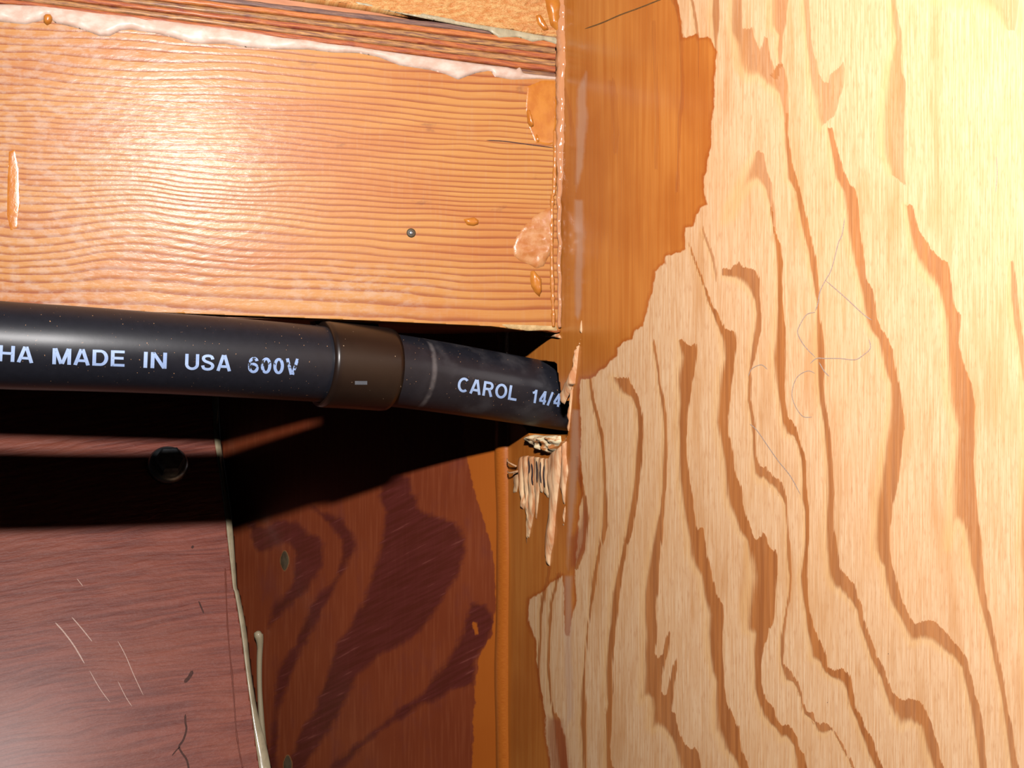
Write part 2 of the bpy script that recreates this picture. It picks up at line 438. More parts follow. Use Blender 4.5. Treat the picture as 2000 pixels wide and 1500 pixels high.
M['gouge'] = mat_simple('dark_gouge', (60, 46, 46), (96, 76, 70), (90, 10), .7, .5)
M['steel'] = mat_obj('dull_steel', (120, 124, 128), (150, 154, 158), rough=.35, bump=.1, metal=.8)
M['pencil'] = mat_simple('pencil_graphite', (166, 142, 128), (186, 160, 140), (300, 300), .6, .1, spec=.3)
M['graphite'] = mat_simple('dark_pencil_line', (92, 66, 40), (120, 84, 46), (300, 300), .5, .1)
M['scratch'] = mat_simple('pale_scratch', (196, 150, 130), (214, 176, 158), (300, 300), .4, .1)
M['crack'] = mat_simple('dark_crack', (70, 36, 28), (90, 48, 36), (200, 200), .7, .3)
M['plug'] = mat_simple('filled_hole', (74, 60, 44), (92, 78, 58), (90, 40), .5, .2)
M['rim'] = mat_simple('hole_rim', (124, 80, 48), (140, 94, 58), (90, 40), .5, .2)
M['print'] = mat_obj('pale_blue_print', (150, 172, 214), (172, 192, 226), rough=.5, bump=.05)
M['dimprint'] = mat_obj('grey_print', (96, 98, 104), (116, 116, 122), rough=.5, bump=.05)
def mat_worn():
    n = NT('worn_pale_print'); tc = n.node('ShaderNodeTexCoord').outputs['Object']
    k = n.noise(tc, 1300, 2)
    return n.out(n.mix(n.step(k, .57, .63), rgb(150, 172, 214), rgb(40, 42, 48)), .5)
M['worn'] = mat_worn()
M["cable"] = None
def mat_clamp():
    n = NT('brown_black_nylon'); tc = n.node('ShaderNodeTexCoord').outputs['Object']; k = n.noise(tc, 500, 3); spk = n.noise(tc, 2200, 1)
    col = n.mix(k, rgb(30, 19, 14), rgb(38, 25, 19)); col = n.mix(n.step(spk, .78, .80), col, rgb(180, 150, 120))
    return n.out(col, .34, n.bump(k, .05, .0001), None, None, .5)
M['clamp'] = mat_clamp()

# ------------------------------------------------------------------ RIGHT: fir plywood panel
C1 = (1000, 0, 4); C2 = (1500, 0, 4); C3 = (1000, 375, 4); C4 = (1500, 375, 4); C5 = (1000, 750, 4); C6 = (1500, 750, 4); C7 = (1000, 1125, 4); C8 = (1500, 1125, 4)
z = lambda c, *uv: Z(*c, *uv)
BANDS = []   # (sharp edge, soft edge, strength); upper bands weakened to paint in flash burn-out
def band(R, L, k=1.0): BANDS.append((R, L, k))
band([(1077, 1105), (1074, 1125), (1064, 1165), (1059, 1200), (1058, 1245), (1056, 1275), (1055, 1300), (1055, 1335), (1061, 1370)],
     [(1070, 1105), (1067, 1125), (1058, 1165), (1053, 1200), (1053, 1245), (1051, 1275), (1050, 1300), (1051, 1335), (1056, 1370)])
band([(1095, 1118), (1087, 1150), (1079, 1187), (1076, 1225), (1074, 1275), (1073, 1300), (1075, 1325), (1079, 1362), (1083, 1390), (1096, 1408), (1097, 1420), (1104, 1440), (1110, 1500), (1112, 1560)],
     [(1088, 1118), (1077, 1165), (1073, 1200), (1071, 1225), (1070, 1275), (1069, 1300), (1070, 1325), (1074, 1362), (1079, 1400), (1081, 1440), (1090, 1500), (1092, 1560)])
band([(1132, 890), (1138, 940), (1147, 975), (1150, 1012), (1148, 1040), (1142, 1075), (1128, 1112)], [(1124, 890), (1128, 930), (1136, 975), (1139, 1020), (1136, 1060), (1120, 1112)])
band(z(C5, 622, -60, 630, 0, 640, 100, 680, 250, 720, 400, 725, 500, 735, 650, 745, 850, 748, 1000, 752, 1110, 720, 1200, 700, 1280, 680, 1380)+z(C7, 660, 0, 640, 150, 610, 350, 590, 500, 575, 700, 570, 850, 575, 1050, 578, 1250, 580, 1500, 580, 1700),
     z(C5, 598, -60, 600, 0, 615, 120, 655, 280, 690, 450, 705, 600, 712, 800, 705, 950, 700, 1100, 690, 1200, 665, 1320)+z(C7, 630, 0, 610, 200, 590, 380, 570, 550, 560, 700, 545, 850, 540, 1000, 530, 1150, 545, 1300, 555, 1500, 555, 1700))
band(z(C5, 900, -50, 935, 0, 985, 90, 1010, 180, 1025, 280, 1030, 420, 1020, 580, 1005, 700, 990, 820, 975, 940, 955, 1080, 930, 1180, 900, 1270, 880, 1380)+z(C7, 862, 0, 845, 120, 830, 250, 815, 380, 800, 480, 790, 600, 785, 750, 790, 900, 780, 1050, 780, 1200, 765, 1330, 770, 1420, 795, 1500, 830, 1700),
     z(C5, 780, -50, 800, 0, 850, 80, 930, 110, 970, 200, 980, 350, 965, 500, 958, 600, 950, 750, 930, 900, 905, 1050, 890, 1150, 865, 1270, 830, 1420)+z(C7, 810, 0, 780, 130, 770, 260, 765, 370, 750, 480, 735, 620, 728, 760, 730, 920, 745, 1000, 725, 1080, 730, 1200, 735, 1330, 725, 1500, 730, 1700))
band(z(C3, 1110, 1150, 1135, 1260, 1155, 1400)+z(C5, 1165, 0, 1190, 120, 1210, 250, 1215, 400, 1215, 560, 1205, 700, 1195, 850, 1190, 1000, 1185, 1120, 1170, 1230, 1155, 1350)+
     z(C7, 1145, 0, 1140, 120, 1130, 250, 1135, 400, 1130, 520, 1115, 600, 1140, 640, 1180, 600, 1200, 500, 1225, 430, 1240, 440, 1235, 500, 1220, 600, 1190, 680, 1175, 780, 1170, 900, 1190, 930, 1210, 920, 1230, 820, 1260, 700, 1290, 640, 1285, 720, 1270, 850, 1255, 1000, 1250, 1060, 1280, 1070, 1290, 1130, 1310, 1230, 1350, 1310, 1400, 1360, 1420, 1330, 1460, 1370, 1475, 1450, 1480, 1500, 1490, 1700),
     z(C3, 1095, 1180, 1115, 1300, 1135, 1420)+z(C5, 1140, 0, 1165, 150, 1180, 300, 1185, 430, 1180, 560, 1175, 700, 1170, 850, 1150, 1000, 1120, 1100, 1100, 1220, 1075, 1350)+
     z(C7, 1045, 0, 1025, 150, 1020, 300, 1035, 450, 1030, 600, 1020, 750, 1010, 880, 1000, 980, 1050, 950, 1080, 960, 1080, 1060, 1075, 1180, 1100, 1210, 1140, 1180, 1190, 1210, 1240, 1270, 1270, 1350, 1285, 1430, 1295, 1500, 1310, 1700), .95)
band(z(C3, 1330, 1150, 1370, 1190, 1400, 1200, 1440, 1180, 1445, 1250, 1430, 1350)+z(C5, 1410, 0, 1395, 100, 1375, 220, 1365, 330, 1360, 450, 1365, 560, 1380, 680, 1400, 800, 1415, 920, 1430, 1050, 1450, 1140, 1480, 1120, 1500, 1130, 1510, 1230, 1530, 1350)+
     z(C7, 1560, 0, 1580, 60, 1600, 150, 1650, 220, 1655, 320, 1645, 450, 1650, 600, 1655, 750, 1660, 870, 1680, 980, 1720, 1080, 1770, 1180, 1780, 1280, 1800, 1370, 1840, 1460, 1850, 1500, 1900, 1700),
     z(C3, 1300, 1160, 1310, 1300, 1290, 1420)+z(C5, 1285, 0, 1300, 150, 1290, 300, 1300, 450, 1300, 600, 1300, 750, 1320, 900, 1345, 1050, 1370, 1200, 1380, 1330, 1420, 1430)+
     z(C7, 1470, 0, 1490, 150, 1530, 300, 1520, 450, 1530, 600, 1560, 750, 1590, 830, 1580, 1000, 1580, 1200, 1630, 1280, 1650, 1360, 1720, 1420, 1760, 1500, 1800, 1700))
band(z(C3, 1380, 380, 1440, 550, 1500, 700, 1560, 870, 1610, 950, 1660, 1060, 1700, 1080, 1740, 1090, 1755, 1180, 1745, 1300, 1735, 1400)+z(C5, 1720, 0, 1705, 120, 1690, 250, 1690, 380, 1720, 500, 1735, 620, 1760, 730, 1790, 800, 1800, 920, 1830, 1030, 1860, 1110, 1890, 1200, 1915, 1215, 1950, 1180, 1970, 1160)+
     z(C6, 10, 1260, 35, 1300, 60, 1290, 72, 1340, 78, 1490)+z(C8, 75, 0, 65, 130, 55, 260, 40, 370, 10, 410, 0, 450)+z(C7, 1990, 490, 1960, 560, 1945, 700, 1950, 830, 1965, 920, 1990, 970)+z(C8, 50, 1030, 75, 1130, 110, 1170, 160, 1155, 190, 1200, 230, 1260, 240, 1340, 290, 1410, 305, 1500, 350, 1700),
     z(C3, 1375, 400, 1430, 560, 1490, 720, 1530, 860, 1575, 980, 1605, 1060, 1630, 1150, 1650, 1300, 1620, 1420)+z(C5, 1610, 0, 1600, 150, 1590, 300, 1620, 450, 1650, 600, 1660, 750, 1660, 860, 1690, 960, 1740, 1060, 1770, 1150, 1830, 1230, 1840, 1350)+
     z(C7, 1860, 0, 1840, 100, 1815, 250, 1820, 430, 1885, 460, 1880, 600, 1890, 750, 1890, 880, 1920, 1000, 1950, 1090, 2000, 1150)+z(C8, 60, 1200, 100, 1280, 140, 1260, 200, 1330, 210, 1500, 240, 1700))
band(z(C4, 30, 0, 50, 150, 60, 320, 100, 420, 115, 560, 110, 700, 110, 850, 130, 960, 140, 1060, 135, 1200, 135, 1350)+z(C6, 130, 0, 135, 120, 150, 250, 200, 300, 225, 360, 250, 430, 280, 530, 298, 600, 300, 750, 310, 870, 322, 950, 322, 1100, 320, 1200, 310, 1350)+
     z(C8, 305, 0, 315, 150, 330, 280, 360, 420, 420, 530, 455, 620, 470, 700, 510, 740, 570, 720, 620, 750, 650, 800, 665, 900, 690, 1030, 740, 1110, 760, 1190, 820, 1270, 840, 1360, 890, 1470, 900, 1500, 980, 1700),
     z(C4, 5, 0, 20, 180, 50, 350, 60, 500, 70, 700, 70, 900, 60, 1000, 50, 1150, 35, 1300)+z(C6, 60, 0, 85, 150, 105, 300, 140, 400, 200, 410, 230, 480, 255, 600, 265, 750, 260, 900, 285, 1000, 285, 1150, 280, 1300)+
     z(C8, 250, 0, 265, 150, 290, 300, 300, 420, 325, 550, 330, 640, 400, 680, 440, 760, 500, 800, 580, 840, 610, 900, 630, 1000, 680, 1120, 730, 1250, 770, 1370, 830, 1500, 900, 1700))
band(z(C3, 1640, 600, 1700, 600, 1760, 560, 1780, 540, 1800, 580, 1900, 610, 1935, 680, 1935, 800, 1950, 950, 1945, 1080, 1920, 1200, 1900, 1300, 1870, 1400)+z(C5, 1870, 0, 1865, 120, 1890, 220, 1905, 330, 1905, 450, 1910, 560, 1935, 640, 1960, 650, 1990, 640)+
     z(C6, 0, 680, 60, 730, 120, 780, 145, 880, 155, 1030, 160, 1150, 170, 1300)+z(C8, 190, 0, 185, 100, 165, 220, 145, 330, 130, 450, 125, 560, 120, 680, 160, 720, 200, 780, 240, 830, 260, 900, 275, 990, 310, 1060, 350, 1070, 370, 1130, 410, 1160, 430, 1140, 480, 1165, 530, 1220, 580, 1310, 640, 1420, 675, 1500, 760, 1700),
     z(C3, 1640, 660, 1740, 680, 1800, 720, 1850, 770, 1890, 850, 1905, 950, 1890, 1080, 1870, 1200, 1860, 1320)+z(C5, 1840, 0, 1840, 130, 1860, 260, 1880, 400, 1885, 550, 1890, 700, 1930, 760, 1960, 740)+
     z(C6, 0, 780, 50, 820, 100, 880, 130, 940, 140, 1100, 145, 1300)+z(C8, 165, 0, 160, 120, 140, 250, 115, 380, 95, 500, 92, 620, 110, 740, 130, 820, 190, 830, 230, 890, 255, 960, 280, 1080, 320, 1110, 360, 1140, 385, 1220, 440, 1240, 500, 1200, 550, 1290, 610, 1410, 660, 1500, 740, 1700), .9)
band(z(C2, 300, -200, 320, 0, 330, 150, 340, 300, 360, 420, 390, 520, 400, 580, 440, 640, 470, 640, 490, 580, 540, 540, 590, 490, 600, 540, 590, 650, 560, 760, 520, 900),
     z(C2, 250, -200, 270, 0, 280, 150, 295, 300, 310, 450, 320, 600, 340, 750, 370, 930, 400, 1000), .5)
band(z(C2, -20, 440, 10, 490, 45, 550, 80, 500, 110, 490, 130, 560, 150, 640, 150, 760, 160, 900, 160, 1050, 185, 1250, 210, 1350)+z(C4, 260, 0, 275, 100, 310, 230, 330, 330, 355, 440, 380, 540, 390, 650, 400, 760, 400, 870, 405, 980, 430, 1080, 440, 1200, 445, 1350)+
     z(C6, 440, 0, 450, 130, 465, 250, 490, 400, 500, 550, 510, 700, 520, 860, 515, 1000, 515, 1120, 535, 1220, 550, 1330, 560, 1430)+
     z(C8, 610, 0, 650, 40, 680, 60, 700, 150, 730, 230, 750, 340, 790, 450, 830, 550, 850, 630, 885, 660, 910, 740, 940, 830, 970, 900, 1020, 950, 1060, 970, 1100, 955, 1180, 970, 1220, 1020, 1250, 1090, 1280, 1150, 1300, 1230, 1330, 1330, 1350, 1430, 1380, 1500, 1430, 1700),
     z(C2, -40, 600, 20, 690, 80, 720, 110, 800, 125, 950, 135, 1100, 145, 1250, 150, 1400)+z(C4, 215, 0, 230, 130, 265, 300, 300, 430, 320, 560, 345, 680, 365, 790, 385, 900, 380, 1020, 375, 1150, 375, 1300)+
     z(C6, 385, 0, 400, 150, 430, 300, 440, 450, 460, 650, 465, 850, 450, 1000, 445, 1150, 445, 1280, 460, 1400)+
     z(C8, 470, 0, 500, 80, 570, 130, 640, 200, 690, 270, 710, 380, 750, 500, 790, 620, 830, 720, 880, 800, 900, 880, 930, 980, 960, 1070, 1000, 1130, 1040, 1190, 1100, 1150, 1190, 1180, 1210, 1260, 1240, 1380, 1280, 1500, 1330, 1700), .9)
band(z(C2, 500, 1000, 540, 1150, 580, 1300, 620, 1400)+z(C4, 690, 0, 710, 150, 720, 300, 740, 420, 750, 530, 770, 680, 820, 760, 835, 860, 850, 980, 880, 1060, 930, 1130, 970, 1220, 990, 1330, 1010, 1440)+
     z(C6, 1030, 0, 1045, 120, 1065, 250, 1070, 350, 1050, 450, 1045, 560, 1030, 670, 1000, 850, 975, 980, 960, 1080, 950, 1180, 955, 1300, 965, 1400)+
     z(C8, 1000, 0, 1020, 100, 1060, 220, 1110, 320, 1150, 375, 1200, 355, 1260, 345, 1310, 360, 1350, 400, 1400, 450, 1450, 510, 1500, 560, 1550, 640, 1570, 720, 1600, 820, 1620, 920, 1650, 1000, 1670, 1100, 1690, 1250, 1700, 1400, 1705, 1500, 1710, 1700),
     z(C2, 460, 1000, 500, 1250, 520, 1400)+z(C4, 580, 0, 600, 150, 610, 300, 640, 450, 680, 600, 705, 700, 720, 800, 740, 900, 760, 1000, 790, 1080, 850, 1150, 870, 1240, 890, 1340, 920, 1430)+
     z(C6, 950, 0, 950, 150, 930, 320, 900, 480, 890, 600, 870, 750, 840, 900, 830, 1050, 820, 1200, 825, 1300, 860, 1380, 900, 1430)+
     z(C8, 900, 0, 930, 130, 970, 240, 1020, 320, 1060, 400, 1090, 480, 1120, 530, 1200, 500, 1280, 520, 1370, 590, 1450, 650, 1510, 720, 1530, 830, 1560, 950, 1580, 1080, 1600, 1200, 1620, 1350, 1640, 1500, 1650, 1700), .85)
band(z(C4, 1130, 100, 1180, 300, 1280, 450, 1350, 520, 1410, 550, 1430, 640, 1440, 760, 1450, 880, 1500, 960, 1500, 1080, 1490, 1180, 1510, 1270, 1530, 1330, 1560, 1430)+
     z(C6, 1590, 0, 1620, 180, 1615, 350, 1615, 480, 1605, 600, 1615, 730, 1625, 880, 1640, 980, 1655, 1100, 1670, 1230, 1675, 1380)+
     z(C8, 1685, 0, 1700, 120, 1730, 270, 1760, 400, 1780, 520, 1800, 620, 1830, 750, 1850, 880, 1870, 1000, 1900, 1120, 1920, 1250, 1940, 1400, 1960, 1500, 2000, 1700),
     z(C4, 1070, 100, 1100, 300, 1120, 450, 1200, 620, 1320, 760, 1360, 900, 1380, 1050, 1390, 1200, 1390, 1350)+z(C6, 1390, 0, 1400, 150, 1440, 280, 1465, 350, 1450, 500, 1430, 700, 1420, 900, 1420, 1050, 1400, 1200, 1400, 1280, 1440, 1150, 1480, 1080, 1530, 1150, 1550, 1280, 1570, 1400)+
     z(C8, 1600, 0, 1640, 170, 1680, 330, 1720, 480, 1750, 620, 1770, 720, 1800, 850, 1830, 1000, 1840, 1120, 1860, 1250, 1880, 1400, 1890, 1500, 1920, 1700), .8)
band(z(C4, 1920, 520, 1940, 650, 1960, 850, 1990, 1100, 2010, 1300)+z(C6, 2060, 0, 2080, 500, 2060, 900, 2060, 1400)+z(C8, 2060, 300, 2090, 900, 2140, 1700), z(C4, 1890, 540, 1890, 800, 1910, 1000, 1950, 1200)+z(C6, 1990, 0, 2000, 500, 1975, 900, 1960, 1300)+z(C8, 1980, 0, 1985, 350, 2010, 800, 2050, 1700), .6)
band(z(C2, 990, -200, 1000, 0, 1020, 150, 1045, 270, 1050, 350, 1040, 450, 1050, 550, 1080, 650, 1080, 800, 1070, 900, 1060, 1100, 1060, 1300, 1080, 1450), z(C2, 940, -200, 955, 0, 970, 180, 990, 300, 960, 450, 930, 560, 900, 700, 880, 850, 880, 1100, 890, 1200, 950, 1350), .5)
band(z(C2, 1990, -100, 1960, 0, 1950, 120, 1930, 240), z(C2, 1250, -100, 1260, 0, 1450, 40, 1600, 50, 1750, 110, 1850, 230), .4)
band(z(C1, 1270, -200, 1290, 0, 1310, 90, 1325, 200, 1335, 300, 1340, 450, 1350, 600, 1345, 800, 1320, 1000, 1310, 1200, 1300, 1500), z(C1, 1200, -200, 1230, 0, 1270, 60, 1300, 180, 1305, 300, 1310, 450, 1320, 700, 1290, 950, 1290, 1200, 1280, 1500))
band(z(C1, 1405, -100, 1415, 0, 1440, 120, 1460, 270, 1470, 400, 1460, 600), z(C1, 1385, -100, 1395, 0, 1420, 130, 1440, 280, 1455, 420, 1450, 600), .8)
band(z(C1, 1620, -200, 1620, 0, 1620, 150, 1605, 300, 1595, 450), z(C1, 1560, -200, 1560, 0, 1550, 120, 1570, 250, 1590, 420), .8)
band([(1449, -60), (1449, 0), (1449, 57), (1470, 54), (1473, 72), (1485, 100), (1494, 72), (1500, 72), (1506, 114), (1512, 138), (1524, 123), (1533, 132), (1539, 168), (1540, 240)],
     [(1420, -60), (1427, 0), (1425, 60), (1435, 90), (1440, 130), (1460, 155), (1480, 150), (1500, 170), (1520, 185), (1527, 210), (1533, 250)], .6)
band([(1545, -60), (1540, 0), (1535, 40), (1530, 75), (1526, 125)], [(1500, -60), (1503, 0), (1505, 50), (1520, 70), (1517, 95), (1521, 125)], .6)
band([(1482, 292), (1492, 300), (1500, 340), (1508, 360), (1512, 400), (1516, 450)], [(1474, 298), (1455, 335), (1440, 370), (1420, 405), (1414, 432), (1430, 422), (1445, 388), (1465, 362), (1480, 352), (1495, 372), (1505, 410), (1511, 450)], .6)
band(z(C3, 1490, 270, 1520, 350, 1555, 440, 1585, 530, 1600, 640, 1592, 700), z(C3, 1480, 290, 1512, 390, 1545, 480, 1570, 570, 1585, 690), .7)
band([(1105, 170), (1118, 220), (1126, 300), (1128, 360)], [(1098, 175), (1110, 230), (1118, 300), (1120, 360)], .6)
band([(1199, 150), (1206, 185), (1210, 260), (1206, 300)], [(1186, 160), (1190, 200), (1196, 260), (1198, 300)], .6)
band([(1280, 40), (1285, 140), (1288, 240), (1284, 330)], [(1272, 40), (1276, 140), (1280, 240), (1278, 330)], .6)

STAIN = [(940, -400), (1318, -400), (1322, 0)]+z(C1, 1320, 150, 1335, 300, 1380, 285, 1450, 265, 1460, 295, 1540, 290, 1565, 320, 1600, 400, 1585, 600, 1580, 750, 1575, 850, 1560, 950, 1560, 1130, 1530, 1240, 1520, 1340, 1500, 1370, 1500, 1480)+\
    z(C3, 1520, 100, 1480, 120, 1440, 180, 1420, 270, 1350, 280, 1355, 450, 1320, 470, 1200, 500, 1195, 560, 1120, 620, 1110, 720, 1060, 900, 1020, 1050, 960, 1080, 940, 1150, 870, 1170, 830, 1220, 820, 1280, 760, 1330, 740, 1370, 680, 1400, 650, 1440, 600, 1460, 540, 1460)+\
    z(C5, 530, 0, 530, 150, 540, 400, 540, 600, 545, 700, 560, 850, 525, 1000, 515, 1200, 500, 1350, 490, 1480)+z(C7, 495, 40, 510, 190, 475, 300, 445, 470, 420, 470, 405, 300, 408, 100, 395, 0, 300, 60, 250, 120, 140, 180, 125, 260, 135, 380, 190, 500, 195, 680, 215, 800, 240, 950, 262, 1100, 262, 1250, 290, 1400, 310, 1520)+[(1090, 1900), (900, 1900)]
MILK_SHEEN = [z(C3, 485, 60, 560, 60, 570, 300, 560, 600, 550, 900, 515, 1000, 490, 960, 485, 700, 500, 500, 490, 250), z(C1, 510, 700, 580, 560, 590, 900, 560, 1300, 500, 1500, 500, 1000),
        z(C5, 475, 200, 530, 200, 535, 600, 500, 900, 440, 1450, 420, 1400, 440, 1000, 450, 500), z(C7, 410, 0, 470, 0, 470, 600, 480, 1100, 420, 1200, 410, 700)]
RED = [z(C7, 265, 1080, 330, 1090, 400, 1120, 440, 1300, 470, 1540, 300, 1540, 262, 1250), z(C5, 500, 640, 540, 640, 550, 800, 520, 850), z(C5, 560, 850, 600, 1000, 590, 1300, 500, 1420, 430, 1500, 440, 1200, 520, 1100)]

def panel_attrs(P):
    late = np.zeros((len(P), 3)); late[:, 0] = -40; late[:, 1] = .5; late[:, 2] = 1
    for R, L, k in BANDS:
        poly = np.array(list(R)+list(L)[::-1], float); lo = poly.min(0)-30; hi = poly.max(0)+30
        m = np.nonzero(((P >= lo) & (P <= hi)).all(1))[0]
        if not len(m): continue
        Q = P[m]; d = seg_dist(Q, poly, True); sd = np.where(inside(Q, poly), np.minimum(d, 40), -np.minimum(d, 40))
        dl = seg_dist(Q, L, False); dr = seg_dist(Q, R, False); S = dl/(dl+dr+1e-6)
        g = sd > late[m, 0]; mm = m[g]
        late[mm, 0] = sd[g]; late[mm, 1] = S[g]; late[mm, 2] = k
    return {'late': late, 'stain': sdf(P, STAIN), 'milk_sheen': sdf_any(P, MILK_SHEEN, 25), 'red': sdf_any(P, RED, 25)}

HOLE = [(1034, 714), (1044, 704), (1070, 705), (1086, 708), (1089, 727), (1094, 758), (1098, 776), (1103, 787), (1106, 765), (1112, 748), (1114, 758), (1113, 790), (1111, 833), (1108, 848), (1101, 864), (1085, 858), (1060, 852), (1035, 850), (1022, 830), (1016, 790), (1022, 740)]
panel = empty('fir_plywood_board', (CORNER[0], CORNER[1], -80), 'tall pale fir plywood panel with wavy brown grain and a splintered hole taking the cable', 'panel')
xs = np.concatenate([np.arange(966, 2010, 3.0), np.array([2030, 2080, 2150, 2240, 2340])])
ys = np.concatenate([np.array([-420, -300, -200, -120, -60, -30]), np.arange(-9, 1512, 3.0), np.array([1540, 1600, 1700, 1850])])
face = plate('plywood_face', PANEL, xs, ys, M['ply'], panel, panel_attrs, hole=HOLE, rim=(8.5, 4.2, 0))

# splinters round the hole
SP = lambda nm, poly, t, w, mat, **k: blob(nm, PANEL, poly, t, w, M[mat], panel, step=2.0, stretch=(1.0 if mat == 'crumb' else 6.0), **k)
SP('splinter', z(C5, 120, 410, 180, 395, 250, 405, 340, 400, 380, 405, 385, 450, 360, 490, 340, 520, 310, 545, 280, 540, 220, 510, 180, 480, 130, 440), 1.5, 9, 'crumb', rough=.6, rs=7)
for q, h in (((5, 700, 20, 690, 50, 690, 52, 780, 40, 845, 8, 852, 14, 790), .6), ((55, 600, 60, 572, 92, 562, 96, 700, 92, 830, 104, 930, 92, 980, 72, 955, 80, 900, 66, 830, 52, 680), 1.2),
             ((90, 562, 132, 558, 140, 700, 136, 850, 140, 960, 130, 1060, 124, 1190, 114, 1262, 113, 1150, 122, 1000, 116, 900, 104, 780), 1.5), ((128, 562, 178, 566, 182, 720, 178, 860, 180, 980, 160, 1080, 134, 1200, 124, 1190, 132, 1060, 140, 940, 132, 800), 1.2),
             ((174, 568, 216, 572, 220, 700, 214, 850, 206, 930, 194, 1056, 186, 1050, 186, 920, 176, 780), .9), ((212, 574, 256, 578, 258, 720, 250, 810, 240, 850, 222, 840, 212, 720), 1.1), ((250, 578, 292, 582, 290, 700, 286, 800, 298, 866, 282, 894, 254, 850, 248, 720), .9)):
    SP('splinter', z(C5, *q), h*.55, 7, 'frayed', rough=.45, rs=4)
SP('splinter', z(C5, 290, 590, 310, 540, 350, 510, 390, 480, 402, 520, 392, 600, 380, 700, 360, 850, 345, 1000, 335, 1150, 325, 1250, 305, 1330, 295, 1440, 265, 1330, 270, 1200, 285, 1050, 295, 900, 290, 750), .9, 10, 'splinter', rough=.4, rs=6)
SP('splinter', z(C5, 400, 470, 427, 445, 425, 560, 440, 680, 422, 800, 416, 900, 418, 1000, 405, 1120, 400, 1100, 410, 950, 400, 860, 385, 800, 392, 650), .8, 5, 'splinter', rough=.3, rs=9)
SP('splinter', z(C3, 545, 1000, 549, 1080, 522, 1230, 507, 1380, 494, 1500)+z(C5, 470, 20, 455, 60, 432, 110, 410, 158, 392, 140, 385, 80, 425, -10)+z(C3, 445, 1470, 490, 1370, 503, 1250, 538, 1150), .8, 5, 'splinter', rough=.4, rs=8)
SP('splinter', z(C5, 478, 20, 470, 120, 462, 200, 450, 330, 440, 400, 436, 380, 444, 280, 436, 250, 452, 160, 458, 60), .5, 4, 'splinter', rough=.3, rs=8)
SP('splinter', [(1056, 652), (1066, 645), (1082, 642), (1090, 648), (1098, 662), (1084, 660), (1064, 658)], .6, 5, 'frayed', rough=.5, rs=6)
for q in ([(1044, 905), (1046, 920), (1045, 935), (1047, 945)], [(1054, 900), (1055, 918), (1055, 940)], [(1062, 902), (1061, 925), (1063, 942)], [(1069, 908), (1068, 930), (1070, 950)], [(1038, 898), (1040, 912), (1039, 925)]):
    ribbon('gouge', PANEL, q, 3.4, M['gouge'], panel, off=.72)
for q in ([(999, 896), (1006, 902), (1014, 911)], [(1000, 920), (1008, 923), (1017, 920)]):
    p3 = catmull(PANEL.at(np.array([a for a, b in q]), np.array([b for a, b in q]), np.array([1.0, 1.6, .6])), 8)
    link('fibre', tube_mesh('fibre', p3, np.linspace(.12, .22, 8), 6), M['splinter'], panel)
# pencil marks
for q, w in ((z(C4, 600, 200, 580, 330, 550, 400, 520, 520, 490, 620, 450, 690, 410, 770, 390, 870, 370, 930), 2.0), (z(C4, 450, 690, 600, 820, 740, 950, 810, 1000), 2.0),
             (z(C4, 370, 940, 300, 960, 240, 1060, 235, 1110, 270, 1180, 310, 1230, 370, 1290), 1.8), (z(C4, 330, 1340, 380, 1300, 450, 1300, 560, 1300, 680, 1310, 750, 1270, 800, 1220, 790, 1150), 1.8),
             (Z(1400, 600, 3.333, 205, 450, 230, 400, 290, 375, 330, 405), 1.5), (Z(1400, 600, 3.333, 640, 430, 590, 415, 520, 460, 490, 560, 510, 640, 560, 710, 620, 715), 1.5),
             (Z(1400, 600, 3.333, 215, 760, 260, 800, 330, 900, 400, 1000, 480, 1100, 545, 1220), 1.7), (z(C4, 400, 1330, 440, 1400, 480, 1440), 2.0)):
    ribbon('pencil_mark', PANEL, q, w, M['pencil'], panel, off=.02)
ribbon('pencil_line', PANEL, z(C1, 570, 225, 700, 180, 850, 115, 1000, 60, 1150, 0, 1300, -60), 2.6, M['graphite'], panel, off=.02)
ribbon('grain_split', PANEL, [(1946, 305), (1948, 340), (1945, 375)], 1.6, M['pencil'], panel, off=.02)
for q in ((1735, 1277), (1616, 1372)):
    blob('pitch_spot', PANEL, [(q[0]-2, q[1]), (q[0], q[1]-3), (q[0]+2, q[1]), (q[0], q[1]+3)], .05, 2, M['gouge'], panel, step=1.0)

# ------------------------------------------------------------------ beam, plywood edge and board above it
beam = empty('wooden_beam', (-40, 176, 12), 'thick orange varnished beam with fine horizontal grain lines directly above the cable', 'beam')
Ydn = lambda x: 598+(640-598)*x/1085.0     # lower arris in the photograph
Yup = lambda x: 20+130*x/1085.0            # upper arris
def beam_attrs(P):
    x, y = P[:, 0], P[:, 1]
    top = 55+.063*x; bot = 600+.038*x; t = (y-top)/(bot-top)
    bumpw = 15*np.exp(-((x-270)/110)**2-((y-430)/90)**2) - 10*np.exp(-((x-60)/90)**2-((y-500)/70)**2)+8*np.exp(-((x-620)/160)**2-((y-300)/120)**2)
    wig = 14*(vnoise(P, 230, 70, 2)-.5)+5*(vnoise(P, 70, 26, 3)-.5)
    t = t+(bumpw+wig)/545.0
    # spacing: wide at the top, tight in the middle, wide again at the bottom
    tt = np.linspace(-1, 2, 600); sp = np.interp(tt, [0, .12, .3, .62, .78, 1.0], [18, 15, 11.5, 11.5, 16, 20])
    cum = np.cumsum(545/199.67/sp); cum -= np.interp(0, tt, cum)
    r = np.interp(t, tt, cum)+.25*np.sin(t*23)
    film_sheen = np.exp(-((x-120)/330)**2)*.9+.8*np.exp(-((x-690)/180)**2-((y-570)/55)**2)
    return {'ring': r, 'film_sheen': np.clip(film_sheen, 0, 1)}
xs = np.concatenate([np.array([-260, -200, -140, -90, -50, -25]), np.arange(-12, 1096, 3.0)])
